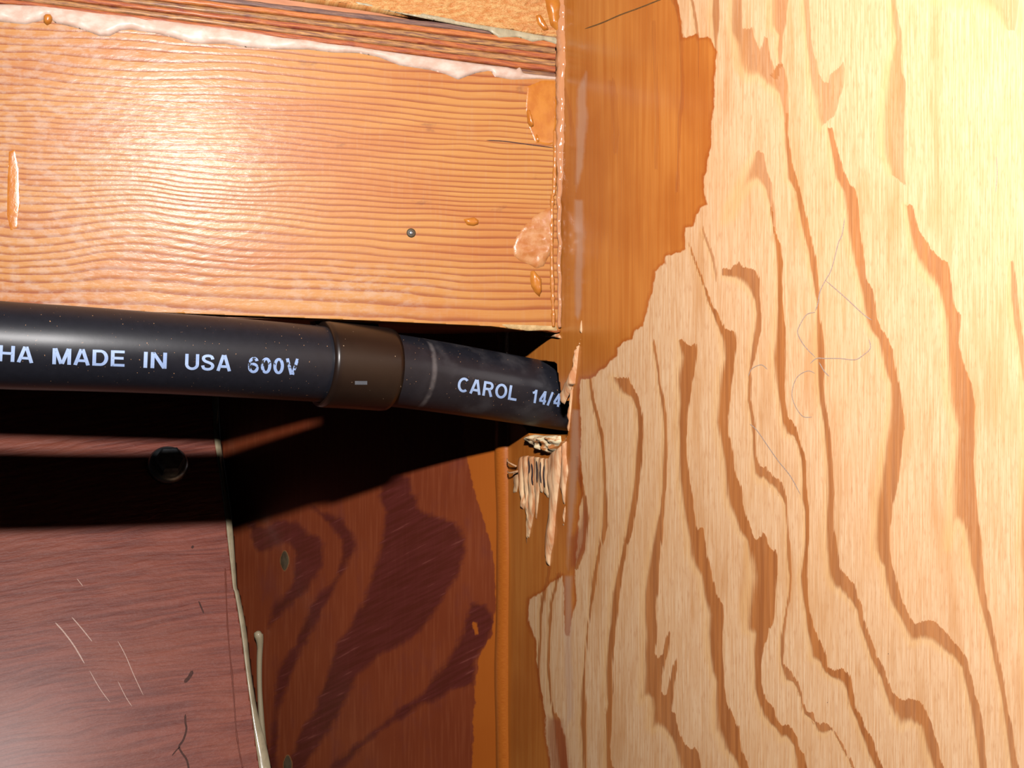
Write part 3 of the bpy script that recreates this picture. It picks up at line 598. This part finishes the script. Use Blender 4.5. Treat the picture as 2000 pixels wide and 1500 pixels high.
BP = [(-300, Yup(-300)), (0, 20), (1096, Yup(1096)), (1096, 648), (1088, 650), (1070, 646), (1050, 645), (1020, 645), (985, 640), (960, 637), (700, Ydn(700)), (400, Ydn(400)), (0, Ydn(0)), (-300, Ydn(-300))]
ys = np.arange(-30, 660, 3.0)
back_dir = np.array([-s18, c18, 0])
plate('timber_face', BEAM, xs, ys, M['beam'], beam, beam_attrs, clip=BP, rim=tuple(back_dir*3.0))
def foot(x0, off, depth, endgap=0.0):
    a = BEAM.at(np.array(x0), np.array(700.), np.array(off))[:2]; b = CORNER+np.array([c18, s18])*(-endgap)+back_dir[:2]*(-off)
    e = np.array([-.447, .894])
    return [tuple(a), tuple(b), tuple(b+e*depth), tuple(a+back_dir[:2]*depth)]
M['core'] = mat_obj('beam_core', (176, 104, 60), (200, 130, 84), (60, 60, 400), .5, .2)
prism('timber', foot(-260., -1.0, 36), lambda X: 11.9-.012*(X+80), lambda X: 60-.02*X, M['core'], beam)
# glossy lumps and drips on the beam
BL = lambda nm, poly, t, w, mat, **k: blob(nm, BEAM, poly, t, w, M[mat], beam, **k)
BL('varnish_drip', [(1030, 168), (1026, 210), (1034, 250), (1046, 280), (1070, 284), (1085, 280), (1090, 158), (1060, 156)], .12, 8, 'amber', rough=.2, rs=22)
BL('varnish_drip', z(C3, 90, 265, 130, 235, 170, 190, 230, 155, 270, 130, 300, 110, 330, 200, 330, 330, 300, 480, 250, 580, 190, 600, 120, 560, 60, 540, 15, 500, 5, 430, 30, 360), .35, 16, 'cloud', rough=.35, rs=12)
BL('varnish_drip', z(C3, 145, 620, 170, 610, 195, 640, 230, 680, 235, 760, 215, 820, 180, 790, 150, 740, 140, 680), .9, 9, 'amber', rough=.1)
BL('varnish_drip', [(905, 428), (915, 426), (926, 424), (935, 430), (935, 438), (925, 442), (912, 440)], .6, 7, 'amber')
BL('varnish_drip', [(1028, 215), (1034, 214), (1040, 232), (1043, 246), (1036, 250), (1030, 240)], .9, 6, 'amber')
BL('varnish_drip', [(1046, 262), (1050, 262), (1054, 275), (1050, 280), (1046, 272)], .5, 4, 'amber')
BL('varnish_drip', [(16, 296), (30, 290), (38, 330), (40, 400), (34, 446), (20, 452), (12, 420), (14, 350)], .09, 8, 'amber', rough=.2)
BL('varnish_drip', [(84, 32), (90, 27), (100, 28), (104, 36), (100, 46), (92, 50), (85, 44)], .8, 7, 'amber')
seal_lo = [(-120, 30), (-50, 40), (0, 43), (50, 48), (80, 41), (95, 33), (108, 45), (150, 55), (180, 65), (195, 71), (215, 71), (235, 60), (255, 58), (300, 65), (330, 72), (370, 84), (400, 86), (440, 86), (480, 93), (540, 97), (600, 97), (650, 103), (700, 104), (740, 112), (780, 128), (840, 137), (870, 145), (895, 156), (910, 150), (930, 143), (958, 138), (966, 150), (1000, 156), (1050, 154), (1088, 156)]
seal_hi = [(-120, -6), (0, 8), (110, 11), (160, 20), (220, 27), (300, 37), (400, 49), (500, 62), (560, 74), (600, 77), (650, 86), (700, 91), (760, 101), (850, 113), (960, 128), (990, 131), (1010, 136), (1015, 129), (1022, 143), (1088, 150)]
BL('sealant_strip', seal_hi[::-1]+seal_lo, .55, 14, 'sealant', rough=.25, rs=26)
# nail head beside the middle of the beam face
nl = BEAM.at(np.array(803.), np.array(455.)); nd = BEAM.n
link('nail_head', tube_mesh('nail_head', [nl-nd*.3, nl+nd*.05, nl+nd*.16], [.85, .85, .55], 20), M['plug'], beam)
link('nail_pin', tube_mesh('nail_pin', [nl, nl+nd*.16, nl+nd*.22], [.38, .38, .2], 14), M['steel'], beam)
ribbon('dark_check', BEAM, [(950, 274), (985, 276), (1030, 282), (1084, 289)], 2.2, M['crack'], beam, off=.02)
BL('chipped_edge', [(975, 632), (1020, 634), (1086, 636), (1090, 647), (1066, 645), (1030, 646), (990, 641)], .12, 4, 'chip', rough=.4)
# corner varnish bead between beam and panel
ybead = np.arange(-140, 645, 5.0)
rb = np.interp(ybead, [-140, 0, 40, 85, 130, 180, 280, 330, 400, 640], [1.1, 1.1, 1.2, 1.5, 1.45, 1.15, 1.0, .75, .45, .35])
xb = np.interp(ybead, [-140, 0, 85, 180, 300, 400, 640], [1096, 1096, 1100, 1096, 1094, 1091, 1092])
Cb = np.array([BEAM.at(np.array(a), np.array(b), np.array(.35)) for a, b in zip(xb, ybead)])
Cb[:, 0] += (vnoise(np.stack([xb, ybead], 1), 9, 17, 8)-.5)*.5; Cb[:, 1] += (vnoise(np.stack([xb, ybead], 1), 9, 13, 9)-.5)*.5
link('varnish_bead', tube_mesh('varnish_bead', Cb, rb, 22, True, .20, 4), M['bead'], panel)
yb2 = np.arange(255, 640, 4.0); xb2 = 1082-2.0*np.sin(yb2/60)-3*(yb2 > 380)
Cb2 = np.array([BEAM.at(np.array(a), np.array(b), np.array(.0)) for a, b in zip(xb2, yb2)])
link('varnish_bead', tube_mesh('varnish_bead', Cb2, .28+.22*vnoise(np.stack([xb2, yb2], 1), 9, 11, 5), 12, True, .3, 6), M['amber'], beam)

# plywood edge above the beam: separate plies
sheet = empty('thin_plywood_sheet', (-20, 178, 64), 'thin plywood sheet edge showing dark and orange plies between beam and rough top board', 'plywood')
Pd = [((94, 58, 56), (168, 118, 76), .02), ((198, 110, 52), (150, 70, 50), .30), ((206, 146, 84), (120, 74, 62), .12), ((150, 66, 46), (206, 122, 60), .34), ((112, 66, 58), (202, 146, 84), .10), ((214, 130, 62), (176, 90, 52), .38), ((98, 68, 66), (150, 110, 88), .08)]
Ybase = lambda x: 14+ (150-14)*x/1085.0
for i, (ca, cb_, lift) in enumerate(Pd):
    y0, y1 = 3-i*12.0, 3-(i+1)*12.0
    m = mat_simple('ply_edge_%s' % 'abcdefg'[i], ca, cb_, (30, 330), .6, .5, .1, .2, .0004, lo=.30, hi=.72)
    xe = np.arange(-260, 1096, 12.0); P = []
    for x in xe:
        sl = Ybase(x); k = .86+.14*x/1085
        jt = .9*math.sin(x*.05+i*2)+.6*math.sin(x*.17+i)
        P.append((x, sl+y0*k+jt*.6, sl+y1*k+1.2+jt*.4))
    P = np.array(P); nx = len(xe)
    cols = []
    for j, (f, o) in enumerate([(0, -1.2), (0, lift-.12), (.25, lift), (.75, lift), (1, lift-.12), (1, -1.2)]):
        y = P[:, 1]*(1-f)+P[:, 2]*f
        cols.append(BEAM.at(P[:, 0], y, np.full(nx, o)))
    V = np.concatenate(cols); uv = np.concatenate([np.stack([P[:, 0], P[:, 1]*(1-f)+P[:, 2]*f-Ybase(P[:, 0])+200*i], 1) for f in (0, 0, .25, .75, 1, 1)])/1000
    Q = [(j*nx+k, j*nx+k+1, (j+1)*nx+k+1, (j+1)*nx+k) for j in range(5) for k in range(nx-1)]
    a, b, c = V[Q[nx*2][0]], V[Q[nx*2][1]], V[Q[nx*2][2]]
    if np.dot(np.cross(b-a, c-a), BEAM.n) < 0: Q = [q[::-1] for q in Q]
    link('ply', mesh_np('ply', V, Q, uv), m, sheet)
prism('sheet_core', foot(-260., -1.5, 34), lambda X: 60.3-.02*X, lambda X: 67.2-.02*X, M['core'], sheet)

topb = empty('rough_board', (-20, 178, 72), 'rough sawn orange board along the top edge above the dark plywood plies', 'board')
def mat_rough():
    n = NT('rough_sawn_board'); uv = n.attr('surf', True)
    a = n.noise(n.scale(uv, 60, 150, 1, .5), 1, 4, .65); b = n.noise(n.scale(uv, 8, 60), 1, 3)
    col = n.mix(n.step(a, .35, .65), rgb(214, 136, 72), rgb(234, 178, 112)); col = n.mix(n.mul(n.step(b, .5, .7), .4), col, rgb(196, 112, 58))
    return n.out(col, .42, n.bump(a, .9, .0009), .3, .2)
xs = np.arange(-260, 1097, 6.0); ys = np.concatenate([np.array([-420, -300, -200, -120, -60]), np.arange(-30, 100, 5.0)])
TP = [(-260, -500), (1096, -500), (1096, 74), (1000, 60), (850, 37), (700, 13), (560, -7), (400, -28), (0, -76), (-260, -110)]
plate('board_face', BEAM, xs, ys, mat_rough(), topb, None, clip=TP, rim=tuple(back_dir*3), lift=lambda P: .5+.25*(vnoise(P, 20, 9, 4)-.5))
prism('board_core', foot(-260., -1.0, 34), lambda X: 67.6-.02*X, lambda X: 105-.02*X, M['core'], topb)
blob('varnish_drip', BEAM.shifted(.5), [(1052, -20), (1062, -12), (1068, 20), (1075, 50), (1088, 60), (1096, 74), (1096, -30)], .8, 12, M['amber'], topb, rough=.4, rs=14)
blob('varnish_drip', BEAM.shifted(.5), [(1046, 30), (1056, 28), (1068, 48), (1072, 58), (1062, 60), (1050, 46)], .5, 7, M['amber'], topb, rough=.3)
blob('sealant_smear', BEAM.shifted(.38), [(690, 2), (760, 14), (850, 30), (960, 52), (1000, 58), (1030, 64), (1060, 70), (1090, 74), (1090, 88), (1062, 78), (1040, 82), (1010, 72), (975, 74), (955, 60), (850, 40), (760, 22), (700, 9)], .2, 5, M['grey_sealant'], sheet, step=2.5, rough=.5, rs=12)

# ------------------------------------------------------------------ red stained panel behind, varnish fillet, lower board, sealant
edgeR = [(424, 740), (427, 800), (430, 855), (441, 930), (452, 1010), (456, 1050), (461, 1120), (463, 1148), (468, 1162), (481, 1230), (490, 1310), (503, 1390), (519, 1450), (529, 1500), (545, 1600), (560, 1720)]
H3 = (200, 850, 3.3333); G3 = (400, 1050, 3.3333)
RB = [[(745, 945), (775, 925), (800, 935), (800, 965), (818, 970), (812, 990), (850, 1010), (890, 1015), (905, 1040), (910, 1075), (900, 1115), (880, 1150), (855, 1190), (820, 1235), (780, 1260), (740, 1285), (700, 1317), (680, 1360), (655, 1400), (620, 1465), (600, 1500), (590, 1560), (540, 1560), (560, 1500), (580, 1440), (620, 1380), (640, 1310), (655, 1260), (690, 1215), (715, 1170), (730, 1110), (745, 1050), (755, 1000), (740, 970)],
      [(605, 982), (629, 997), (662, 1015), (686, 1039), (692, 1066), (680, 1099), (668, 1126), (650, 1159), (626, 1189), (614, 1225), (590, 1270), (565, 1330), (545, 1400), (540, 1500), (525, 1500), (530, 1380), (545, 1310), (570, 1260), (596, 1210), (617, 1177), (638, 1150), (656, 1120), (668, 1084), (668, 1054), (650, 1030), (620, 1006)],
      Z(*H3, 960, 570, 1050, 600, 1120, 560, 1250, 560, 1330, 640, 1420, 650, 1450, 700, 1430, 850, 1350, 1000, 1240, 1080, 1170, 1150, 1100, 1240, 1070, 1280, 1110, 1130, 1200, 1030, 1250, 950, 1260, 780, 1200, 700, 1100, 740, 1000, 760, 960, 680),
      Z(*G3, 1740, 440, 1830, 430, 1900, 560, 1760, 800, 1750, 960, 1600, 1000, 1400, 1100, 1250, 1190, 1120, 1290, 1000, 1400, 900, 1500, 820, 1500, 1000, 1330, 1150, 1210, 1300, 1100, 1420, 1000, 1500, 900, 1640, 700)]
RST = [[(906, 860), (915, 910), (925, 955), (940, 1000), (955, 1050), (965, 1100), (969, 1180), (960, 1240), (937, 1280), (929, 1330), (925, 1400), (922, 1500), (920, 1700), (1060, 1700), (1060, 600), (900, 600)], [(922, 1215), (931, 1215), (935, 1238), (929, 1240)]]
backp = empty('stained_plywood_board', (-40, 232, -60), 'dark red stained plywood panel in the shadow behind and below the cable', 'panel')
xs = np.concatenate([np.array([250, 300, 350]), np.arange(380, 1004, 4.0)]); ys = np.concatenate([np.array([200, 350, 450, 520]), np.arange(560, 1512, 4.0), np.array([1560, 1650, 1800])])
plate('stained_face', BACK, xs, ys, M['back'], backp, lambda P: {'late': sdf_any(P, RB), 'stain': sdf_any(P, RST)}, rim=(2, 6, 0), clip=[(a+.5, b) for a, b in edgeR]+[(1100, 1900), (1100, 100), (410, 100)])
def ell(x, y, a, b, n=18): return [(x+a*math.cos(2*math.pi*i/n)*(1-.25*abs(math.sin(2*math.pi*i/n))), y+b*math.sin(2*math.pi*i/n)) for i in range(n)]
for x, y in ((556, 1095), (562, 1494)):
    blob('plug_rim', BACK, ell(x, y, 11, 22), .06, 2, M['rim'], backp, step=2)
    blob('filled_hole', BACK, ell(x, y, 9, 20), .12, 4, M['plug'], backp, step=2)
# fillet of varnish in the corner
yf = np.arange(560, 1700, 8.0)
Cf = np.array([BACK.at(np.array(984+2*math.sin(b*.013)), np.array(b), np.array(-1.35)) for b in yf])
link('varnish_fillet', tube_mesh('varnish_fillet', Cf, 2.5+.06*np.sin(yf*.03), 36, True, .01, 3), M['fillet'], backp)

board = empty('red_brown_board', (-95, 228, -60), 'worn red brown board with scratches at lower left, edged in pale sealant', 'board')
edgeL = [(414, 740), (416, 800), (418, 855), (430, 930), (440, 1010), (444, 1050), (452, 1120), (455, 1148), (459, 1162), (470, 1230), (480, 1310), (491, 1390), (499, 1450), (506, 1500), (520, 1600), (535, 1720)]
xs = np.concatenate([np.array([-330, -240, -160, -90, -45]), np.arange(-20, 560, 4.0)]); ys = np.concatenate([np.array([640, 700, 760]), np.arange(800, 1512, 4.0), np.array([1540, 1600, 1700])])
clipB = [(-400, 600), (410, 600)]+edgeL+[(-400, 1720)]
bn = BOARD.n
plate('board_face', BOARD, xs, ys, M['board'], board, None, clip=clipB, rim=tuple(-bn*2.0))
eL = catmull(edgeL, 90); eR = catmull(edgeR, 90)
A = BOARD.at(eL[:, 0], eL[:, 1], np.full(90, .12)); Bk = BACK.at(eR[:, 0], eR[:, 1], np.full(90, .06))
dep = np.minimum(A[:, 1]+1.2, Bk[:, 1]-.1); B = np.array([at_depth(a, b, d) for a, b, d in zip(eR[:, 0], eR[:, 1], dep)])
nn = np.array([.25, -.94, .2]); cols = []; K = 9
jit = 1+.6*(vnoise(eL, 40, 23, 6)-.5)
for j in range(K):
    f = j/(K-1); cols.append(A*(1-f)+B*f+(nn*(math.sin(math.pi*f)**.7*.45))[None, :]*jit[:, None])
cols.append(Bk); K = 10
V = np.concatenate(cols); Q = [(j*90+k, j*90+k+1, (j+1)*90+k+1, (j+1)*90+k) for j in range(K-1) for k in range(89)]
a, b, c = V[Q[300][0]], V[Q[300][1]], V[Q[300][2]]
if np.dot(np.cross(b-a, c-a), nn) < 0: Q = [q[::-1] for q in Q]
link('sealant_bead', mesh_np('sealant_bead', V, Q, np.concatenate([eL*(1-j/(K-1))+eR*j/(K-1) for j in range(K)])/1000), M['grey_sealant'], board)
# run of sealant standing beside the joint
dp = catmull([(511, 1234), (513, 1250), (511, 1290), (511, 1340), (514, 1390), (518, 1440), (522, 1480), (526, 1530)], 50)
dr = np.interp(np.linspace(0, 1, 50), [0, .04, .09, .2, .45, .7, 1], [.55, 1.15, 1.1, .72, .62, .75, 1.2])
link('sealant_run', tube_mesh('sealant_run', BACK.at(dp[:, 0], dp[:, 1], dr+.05), dr, 16), M['grey_sealant'], board)
# row of tiny varnish beads along the board edge
bd = catmull([(440, 1110), (445, 1230), (455, 1340), (463, 1440), (474, 1500)], 60)
link('varnish_ridge', tube_mesh('varnish_ridge', BOARD.at(bd[:, 0], bd[:, 1], np.full(60, -.02)), .10+.16*vnoise(bd, 9, 7, 3), 8, True, .3), M['board'], board)
for q, w in (([(108, 1216), (125, 1235), (145, 1262), (165, 1296)], 2.6), ([(140, 1205), (160, 1228), (180, 1253)], 2.0), ([(230, 1252), (245, 1280), (262, 1320), (280, 1358)], 1.4), ([(150, 1130), (162, 1145)], 1.5), ([(175, 1310), (195, 1345), (215, 1372)], 1.3), ([(230, 1330), (246, 1362), (258, 1380)], 1.2)):
    ribbon('scratch', BOARD, q, w, M['scratch'], board, off=.03)
for q, w in (([(376, 1310), (370, 1322), (360, 1333)], 7), ([(362, 1395), (362, 1410), (364, 1425), (358, 1445), (350, 1458), (355, 1470), (365, 1485), (370, 1510)], 4), ([(352, 1458), (344, 1466), (336, 1476)], 2.5), ([(388, 1174), (393, 1186), (398, 1198)], 3), ([(374, 1067), (378, 1070)], 6)):
    ribbon('crack', BOARD, q, w, M['crack'], board, off=.025)

# hex bolt with flange
bc = BOARD.at(np.array(328.), np.array(910.)); bo = empty('hex_bolt', bc, 'round flanged steel bolt half lost in the shadow under the cable', 'bolt')
link('flange', tube_mesh('flange', [bc-bn*.2, bc+bn*.9, bc+bn*1.5, bc+bn*1.6], [4.9, 4.9, 4.3, 3.6], 40), M['steel'], bo)
link('bolt_head', tube_mesh('bolt_head', [bc+bn*1.4, bc+bn*4.3, bc+bn*4.8], [3.6, 3.6, 3.0], 6), M['steel'], bo, smooth=False)

# ------------------------------------------------------------------ cable, clamp, lettering
cable = empty('power_cable', (-40, 165, -2), 'thick black rubber cable with pale printed lettering running into the plywood hole', 'cable')
CP = [(-520, 642, 136, 6.7), (-250, 657, 141, 6.7), (0, 674, 148, 6.7), (150, 681, 152.5, 6.65), (300, 689, 158, 6.6), (450, 698, 164.5, 6.7), (600, 709, 171.5, 6.75), (690, 716, 176, 6.75), (780, 725, 181, 6.75), (900, 743, 188, 6.75), (1050, 768, 196, 6.7), (1130, 782, 202, 6.7), (1200, 795, 214, 6.7)]
cpts = np.array([np.append(at_depth(a, b, d), r) for a, b, d, r in CP])
cc = catmull(cpts, 260)
cme = tube_mesh('jacket', cc[:, :3], cc[:, 3], 72)
CS = np.concatenate([[0], np.cumsum(np.linalg.norm(np.diff(cc[:, :3], axis=0), axis=1))])
pxs = CX+F*cc[:, 0]/cc[:, 1]
s_at = lambda px: float(np.interp(px, pxs, CS))
SCUFF = s_at(815)
M["cable"] = mat_cable()
jacket = link('jacket', cme, M['cable'], cable)

tree = BVHTree.FromPolygons([v.co[:] for v in cme.vertices], [p.vertices[:] for p in cme.polygons])

def arc(cx, cy, rx, ry, a0, a1, n=14):
    return [(cx+rx*math.cos(math.radians(a0+(a1-a0)*i/n)), cy+ry*math.sin(math.radians(a0+(a1-a0)*i/n))) for i in range(n+1)]
def cat(pts, n=26): return [tuple(p) for p in catmull(pts, n)]
GL = {   # strokes on a unit cap height and advance width
 'H': ([[(.09, 0), (.09, 1)], [(.63, 0), (.63, 1)], [(.09, .52), (.63, .52)]], .72),
 'A': ([[(.08, 0), (.34, 1)], [(.66, 0), (.40, 1)], [(.20, .28), (.54, .28)]], .74),
 'M': ([[(.09, 0), (.09, 1)], [(.76, 0), (.76, 1)], [(.13, 1), (.40, .04)], [(.72, 1), (.45, .04)]], .85),
 'D': ([[(.09, 0), (.09, 1)], [(.09, .92), (.34, .92)]+arc(.36, .5, .27, .42, 85, -85)+[(.34, .08), (.09, .08)]], .72),
 'E': ([[(.09, 0), (.09, 1)], [(.09, .92), (.62, .92)], [(.09, .52), (.58, .52)], [(.09, .08), (.63, .08)]], .66),
 'I': ([[(.12, 0), (.12, 1)]], .24),
 'N': ([[(.09, 0), (.09, 1)], [(.63, 0), (.63, 1)], [(.11, .98), (.61, .02)]], .72),
 'U': ([[(.09, 1), (.09, .36)]+arc(.36, .36, .27, .28, 190, 350)+[(.63, .36), (.63, 1)]], .72),
 'S': ([cat([(.58, .70), (.52, .87), (.34, .925), (.15, .86), (.11, .71), (.20, .58), (.36, .51), (.53, .42), (.59, .28), (.51, .13), (.33, .075), (.14, .13), (.08, .31)])], .68),
 '6': ([arc(.28, .32, .195, .245, 0, 360, 22), cat([(.46, .76), (.40, .89), (.29, .925), (.16, .85), (.09, .62), (.085, .34)], 14)], .56),
 '0': ([arc(.28, .5, .195, .425, 0, 360, 26)], .56),
 'V': ([[(.06, 1), (.30, 0)], [(.60, 1), (.36, 0)]], .66),
 'C': ([arc(.39, .5, .30, .425, 48, 312, 22)], .72),
 'R': ([[(.09, 0), (.09, 1)], [(.09, .92), (.38, .92)]+arc(.38, .705, .20, .215, 85, -85)+[(.38, .49), (.09, .49)], [(.40, .48), (.59, 0)]], .70),
 'O': ([arc(.39, .5, .305, .425, 0, 360, 28)], .78),
 'L': ([[(.09, 0), (.09, 1)], [(.09, .08), (.56, .08)]], .59),
 '1': ([[(.36, 0), (.36, 1)], [(.12, .74), (.24, .78), (.33, .9)]], .54),
 '4': ([[(.40, 0), (.40, 1)], [(.38, .95), (.08, .30)], [(.03, .25), (.54, .25)]], .57),
 '/': ([[(.03, -.02), (.27, 1.02)]], .30),
}
def printed(text, x0, y0, x1, y1, cap, mat, wd=.165, name='printed_word'):
    """flat print wrapped on the jacket; baseline from (x0,y0) to (x1,y1) in photo pixels, cap height in pixels"""
    V = []; Q = []; pen = 0.0
    for ch in text:
        strokes, adv = GL[ch]
        for st in strokes:
            st = np.asarray(st, float)
            if len(st) == 2:
                k = max(2, int(np.linalg.norm(st[1]-st[0])/.09)); st = st[0]+(st[1]-st[0])*np.linspace(0, 1, k+1)[:, None]
            T = np.gradient(st, axis=0)
            if np.linalg.norm(st[0]-st[-1]) < 1e-6: T[0] = T[-1] = st[1]-st[-2]
            T /= np.linalg.norm(T, axis=1)[:, None]+1e-9; Nn = np.stack([-T[:, 1], T[:, 0]], 1)
            b = len(V); m = len(st)
            for i in range(m):
                for o in (-.5, 0, .5): V.append(st[i]+Nn[i]*o*wd+(pen, 0))
            for i in range(m-1):
                for o in range(2): Q.append((b+3*i+o, b+3*i+o+1, b+3*i+o+4, b+3*i+o+3))
        pen += adv+.10
    V = np.array(V); lo, hi = V[:, 0].min(), V[:, 0].max()
    u = (V[:, 0]-lo)/(hi-lo); v = V[:, 1]
    ang = math.atan2(y1-y0, x1-x0)
    px = x0+(x1-x0)*u+math.sin(ang)*cap*v*.9; py = y0+(y1-y0)*u-math.cos(ang)*cap*v
    org = Vector((0, 0, LIFT)); P3 = []
    for i in range(len(V)):
        d = Vector(((px[i]-CX)/F, 1, (CY-py[i])/F)).normalized()
        loc, nor, idx, dist = tree.ray_cast(org, d)
        if loc is None: loc, nor, idx, dist = tree.find_nearest(org+d*.17)
        if nor.dot(d) > 0: nor = -nor
        p = loc+nor*.00005; P3.append((p.x/MM, p.y/MM, (p.z-LIFT)/MM))
    return link(name, mesh_np(name, P3, Q), mat, cable, smooth=False)
printed('HA', -3, 705, 65, 709, 31, M['print'])
printed('MADE', 102, 711, 243, 716, 31, M['print'])
printed('IN', 280, 718, 325, 720, 31, M['print'])
printed('USA', 361, 722, 451, 725, 31, M['print'])
printed('600V', 484, 728, 583, 732, 31, M['worn'])
printed('CAROL', 892, 764, 1008, 783, 28.5, M['print'])
printed('14/4', 1037, 786, 1093, 795, 26, M['print'])

clamp = empty('cable_clamp', cc[np.argmin(abs(pxs-695)), :3], 'glossy brown black band clamp holding the cable up under the beam', 'clamp')
i0, i1 = np.argmin(abs(pxs-628)), np.argmin(abs(pxs-752))
cl = catmull(cc[i0:i1+1], 18)
V = []; Q = []; seg = 72
T = np.gradient(cl[:, :3], axis=0); T /= np.linalg.norm(T, axis=1)[:, None]
prof = [(0, .02), (0, .85)]+[(i, .95) for i in range(1, 17)]+[(17, .85), (17, .02)]
for i, o in prof:
    a = np.cross(T[i], (0, 0, 1)); a /= np.linalg.norm(a); b = np.cross(a, T[i])
    for k in range(seg):
        th = 2*math.pi*k/seg; r = cl[i, 3]+o; V.append(cl[i, :3]+r*(math.cos(th)*a+math.sin(th)*b))
for i in range(len(prof)-1):
    for k in range(seg): Q.append((i*seg+k, i*seg+(k+1) % seg, (i+1)*seg+(k+1) % seg, (i+1)*seg+k))
band_o = link('band', mesh_np('band', V, Q), M['clamp'], clamp)
ctree = BVHTree.FromPolygons([v.co[:] for v in band_o.data.vertices], [p.vertices[:] for p in band_o.data.polygons])
# mounting tab: rises from the back of the band to the underside of the beam
mid = cl[9, :3]; ax = T[9]; up = np.array([0, 0, 1.0]); bk = np.cross(up, ax); bk = bk/np.linalg.norm(bk)
if bk[1] < 0: bk = -bk
w = 6.4; t0 = mid+bk*2.0+up*(cl[9, 3]-.5)
Vt = []
for dz, db in ((0, 0), (4.5, 4.0), (4.5, 16), (3.4, 16), (3.4, 5.0), (-1.5, 2.0)):
    for sgn in (-1, 1): Vt.append(t0+ax*w*sgn+up*dz+bk*db)
Qt = [(2*i, 2*i+1, 2*((i+1) % 6)+1, 2*((i+1) % 6)) for i in range(6)]+[(0, 2, 4, 6, 8, 10), (11, 9, 7, 5, 3, 1)]
tab = link('mounting_tab', mesh_np('mounting_tab', Vt, Qt), M['clamp'], clamp, smooth=False)
# small printed mark on the band
Vm = []; org = Vector((0, 0, LIFT)); um = []
for j in range(4):
    for i in range(7):
        d = Vector(((693+24*i/6-CX)/F, 1, (CY-(744+7*j/3))/F)).normalized(); loc, nor, idx, dist = ctree.ray_cast(org, d)
        if loc is None: loc, nor, idx, dist = ctree.find_nearest(org+d*.17)
        nor = -nor if nor.dot(d) > 0 else nor
        p = loc+nor*.00005; Vm.append((p.x/MM, p.y/MM, (p.z-LIFT)/MM))
Qm = [(j*7+i, j*7+i+1, (j+1)*7+i+1, (j+1)*7+i) for j in range(3) for i in range(6)]
link('size_mark', mesh_np('size_mark', Vm, Qm), M['dimprint'], clamp)
